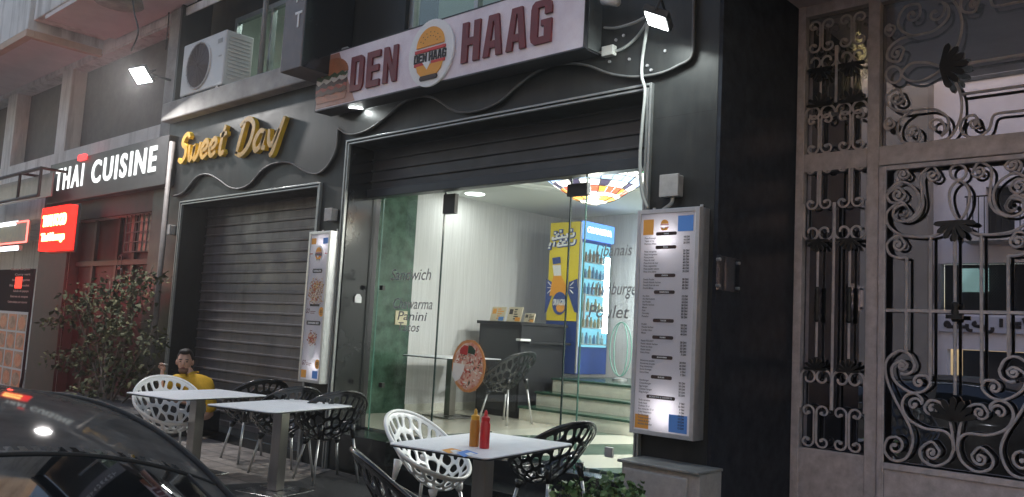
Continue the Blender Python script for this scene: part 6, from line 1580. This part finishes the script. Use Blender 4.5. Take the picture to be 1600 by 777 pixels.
def bm_skin(name, J, Ed, m, sub=2, root=0, parent=None):
    import bmesh
    me = bpy.data.meshes.new(name); bm = bmesh.new(); L = bm.verts.layers.skin.verify(); vs4 = []
    for i, (p, r) in enumerate(J):
        v_ = bm.verts.new(p); rr_ = r if isinstance(r, tuple) else (r, r); rr_ = (rr_[0]*.84, rr_[1]*.84); v_[L].radius = rr_; v_[L].use_root = (i == root); vs4.append(v_)
    for a_, b_ in Ed: bm.edges.new((vs4[a_], vs4[b_]))
    bm.to_mesh(me); bm.free()
    o = link(me, name, m, parent, smooth=True)
    s = o.modifiers.new('skin', 'SKIN'); s.use_smooth_shade = True
    u_ = o.modifiers.new('sub', 'SUBSURF'); u_.levels = sub; u_.render_levels = sub
    return o
# body: one continuous figure (hands, arms, neck, trunk, legs)
side = Vector((-.55, -.83, 0))*.17
shL = nk+Vector((.03, 0, -.10))+Vector((.12, .15, 0)); shR = nk+Vector((.03, 0, -.10))+Vector((-.10, -.14, 0))
el_R = Vector((px0-.02, 4.72, .50)); wr_R = Vector((px0-.155, 4.78, .74)); hn_R = Vector((px0-.185, 4.80, .82))
el_L = Vector((px0+.10, 5.05, .42)); wr_L = Vector((px0-.12, 4.92, .44))
kn_R = Vector((px0-.12, 4.70, .46)); kn_L = Vector((px0-.15, 4.98, .46)); an_R = Vector((px0-.06, 4.68, .10)); an_L = Vector((px0-.14, 4.92, .10))
J = [(hip, .12), (sp1, (.11, .12)), (sp2, (.11, .12)), (nk, .055), (nk+(hz_-nk)*.55, .05), (shL, .045), (el_L, .045), (wr_L, .030), (shR, .045), (el_R, .045), (wr_R, .028), (hn_R, (.035, .02)),
     (hip+Vector((-.05, -.12, .0)), .085), (kn_R, .062), (an_R, .04), (hip+Vector((-.07, .05, .0)), .085), (kn_L, .062), (an_L, .04), (wr_L+Vector((-.07, -.02, .0)), (.035, .02))]
Ed = [(0, 1), (1, 2), (2, 3), (3, 4), (2, 5), (5, 6), (6, 7), (7, 18), (2, 8), (8, 9), (9, 10), (10, 11), (0, 12), (12, 13), (13, 14), (0, 15), (15, 16), (16, 17)]
body = bm_skin('body', J, Ed, m_skin, 2, 0, man)
# clothes slightly larger shells
J2 = [(hip+Vector((0, 0, .08)), .155), (sp1, (.15, .16)), (sp2, (.155, .17)), (nk+Vector((.015, 0, -.015)), .07), (shL, .10), (shL+(el_L-shL)*.75, .072), (shR, .10), (shR+(el_R-shR)*.6, .07)]
bm_skin('shirt', J2, [(0, 1), (1, 2), (2, 3), (2, 4), (4, 5), (2, 6), (6, 7)], m_shirt, 2, 0, body)
J3 = [(hip, .15), (hip+Vector((-.05, -.12, .0)), .105), (kn_R, .078), (an_R+Vector((0, 0, .02)), .058), (hip+Vector((-.07, .05, .0)), .105), (kn_L, .078), (an_L+Vector((0, 0, .02)), .058)]
bm_skin('trousers', J3, [(0, 1), (1, 2), (2, 3), (0, 4), (4, 5), (5, 6)], m_trou, 2, 0, body)
# head facing the camera
look = (Vector((0, 0, H))-hz_); look.z = 0; look.normalize(); look = (look+Vector((-.25, 0, -.06))).normalized()
RX = look.cross(Vector((0, 0, 1))).normalized(); UP = RX.cross(look).normalized()
def hp(a_, b_, c__): return hz_+RX*a_+look*b_+UP*c__
def ell(mb, c, r, n=20, k=14, fn=None):
    v = []; fs = []
    for i in range(k+1):
        th = PI*i/k
        for j in range(n):
            ph = 2*PI*j/n; x = math.sin(th)*math.cos(ph); y = math.sin(th)*math.sin(ph); z = math.cos(th)
            HSC = 1.16; c = c; q_ = (x*r[0]*HSC, y*r[1]*HSC, z*r[2]*HSC)
            if fn: q_ = fn(*q_)
            v.append(hp(c[0]*HSC+q_[0], c[1]*HSC+q_[1], c[2]*HSC+q_[2]))
    for i in range(k):
        for j in range(n): fs.append((i*n+j, i*n+(j+1) % n, (i+1)*n+(j+1) % n, (i+1)*n+j))
    return mb.add(v, fs)
def headshape(x, y, z):
    f = 1-.32*max(0, -z/.12)**1.6
    return (x*f, y*(1-.15*max(0, -z/.12)) + (.012 if (z < -.05 and y > 0) else 0), z)
mb = MB(); ell(mb, (0, 0, 0), (.078, .095, .122), fn=headshape)
ell(mb, (0, .095, -.012), (.013, .022, .024)); ell(mb, (-.08, .0, -.01), (.012, .02, .03)); ell(mb, (.08, .0, -.01), (.012, .02, .03))
build(mb, 'head', m_skin, body, smooth=True)
mb = MB(); ell(mb, (0, -.018, .038), (.086, .098, .100), fn=lambda x, y, z: (x, y if y < .05 else .05+(y-.05)*.5, z if z > -.055 else -.055)); ell(mb, (0, .05, .108), (.06, .05, .03)); build(mb, 'hair', m_hair, body, smooth=True)
mb = MB(); ell(mb, (0, .045, -.085), (.055, .048, .040)); build(mb, 'beard', mat('short_beard', (.20, .115, .08), .8), body, smooth=True)
mb = MB()
for s in (-1, 1): ell(mb, (s*.03, .084, .008), (.014, .008, .007), 10, 8)
build(mb, 'eyes', m_text, body, smooth=True)
mb = MB()
for s in (-1, 1): ell(mb, (s*.032, .087, .030), (.020, .008, .005), 10, 6)
build(mb, 'eyebrows', m_hair, body, smooth=True)
mb = MB(); ell(mb, (0, .094, -.055), (.022, .008, .007), 10, 6); build(mb, 'lips', mat('lips', (.30, .10, .08), .5), body, smooth=True)
# hand with curled fingers holding the cigarette
mb = MB()
ub = Vector((-.25, -.2, .95)).normalized(); lt_ = RX*-1
for k in range(4):
    b0_ = hn_R+lt_*(-.022+.015*k)+ub*.03; L_ = [.034, .038, .036, .028][k]
    mb.tube([b0_, b0_+ub*L_+look*.012, b0_+ub*(L_*1.0)+look*.035+lt_*.006, b0_+ub*(L_*.6)+look*.045+lt_*.01], [.0095, .009, .008, .006], 7)
mb.tube([hn_R+RX*.025+ub*-.01, hn_R+RX*.042+ub*.02+look*.02, hn_R+RX*.03+ub*.04+look*.035], [.011, .010, .007], 7)
mb.tube([hn_R-ub*.03, hn_R, hn_R+ub*.035], [.026, .032, .028], 10)
build(mb, 'hand', m_skin, body, smooth=True)
mb = MB()
for k in range(4):
    b0_ = wr_L+Vector((-.08, -.03+.018*k, .0)); mb.tube([b0_, b0_+Vector((-.04, -.005, -.01)), b0_+Vector((-.06, -.01, -.035))], [.009, .008, .006], 7)
mb.tube([wr_L+Vector((-.05, .04, .0)), wr_L+Vector((-.085, .06, -.01))], [.010, .007], 7); build(mb, 'hand', m_skin, body, smooth=True)
for an in (an_R, an_L):
    T = Matrix.Translation((an.x, an.y, 0))
    s_ = build(MB().tube([Vector((an.x+.05, an.y+.03, .05)), Vector((an.x, an.y, .055)), Vector((an.x-.04, an.y-.09, .045)), Vector((an.x-.06, an.y-.17, .035))], [.035, .05, .045, .03], 10), 'shoe', mat('grey_canvas_shoe', (.10, .10, .10), .7, 0, .3, 20), body, smooth=True)
    build(MB().tube([Vector((an.x+.05, an.y+.03, .012)), Vector((an.x, an.y, .012)), Vector((an.x-.04, an.y-.09, .012)), Vector((an.x-.06, an.y-.19, .012))], [.034, .048, .046, .028], 10), 'shoe_sole', m_whitetext, s_, smooth=True)
cg = hn_R+ub*.06+look*.035
tag(build(MB().tube([cg+RX*.02, cg-RX*.075], .0055, 8), 'cigarette', m_whitetext, smooth=True), 'white cigarette between the seated man\'s raised fingers', 'cigarette')

# =================================================================== ADDED VEIL
hm = bpy.data.materials.new('lens_veil_haze'); hm.use_nodes = True; nt = hm.node_tree; nt.nodes.clear()
v_ = nt.nodes.new('ShaderNodeVolumePrincipled'); v_.inputs['Density'].default_value = .0025; v_.inputs['Anisotropy'].default_value = .6; v_.inputs['Color'].default_value = (.9, .9, .92, 1)
o_ = nt.nodes.new('ShaderNodeOutputMaterial'); nt.links.new(v_.outputs[0], o_.inputs['Volume'])
build(MB().box(-61, 37, -37, 37, -1.2, 13.5), 'veil_haze', hm, kind='stuff')  # thin volume added to stand in for the lens veil round the lamps
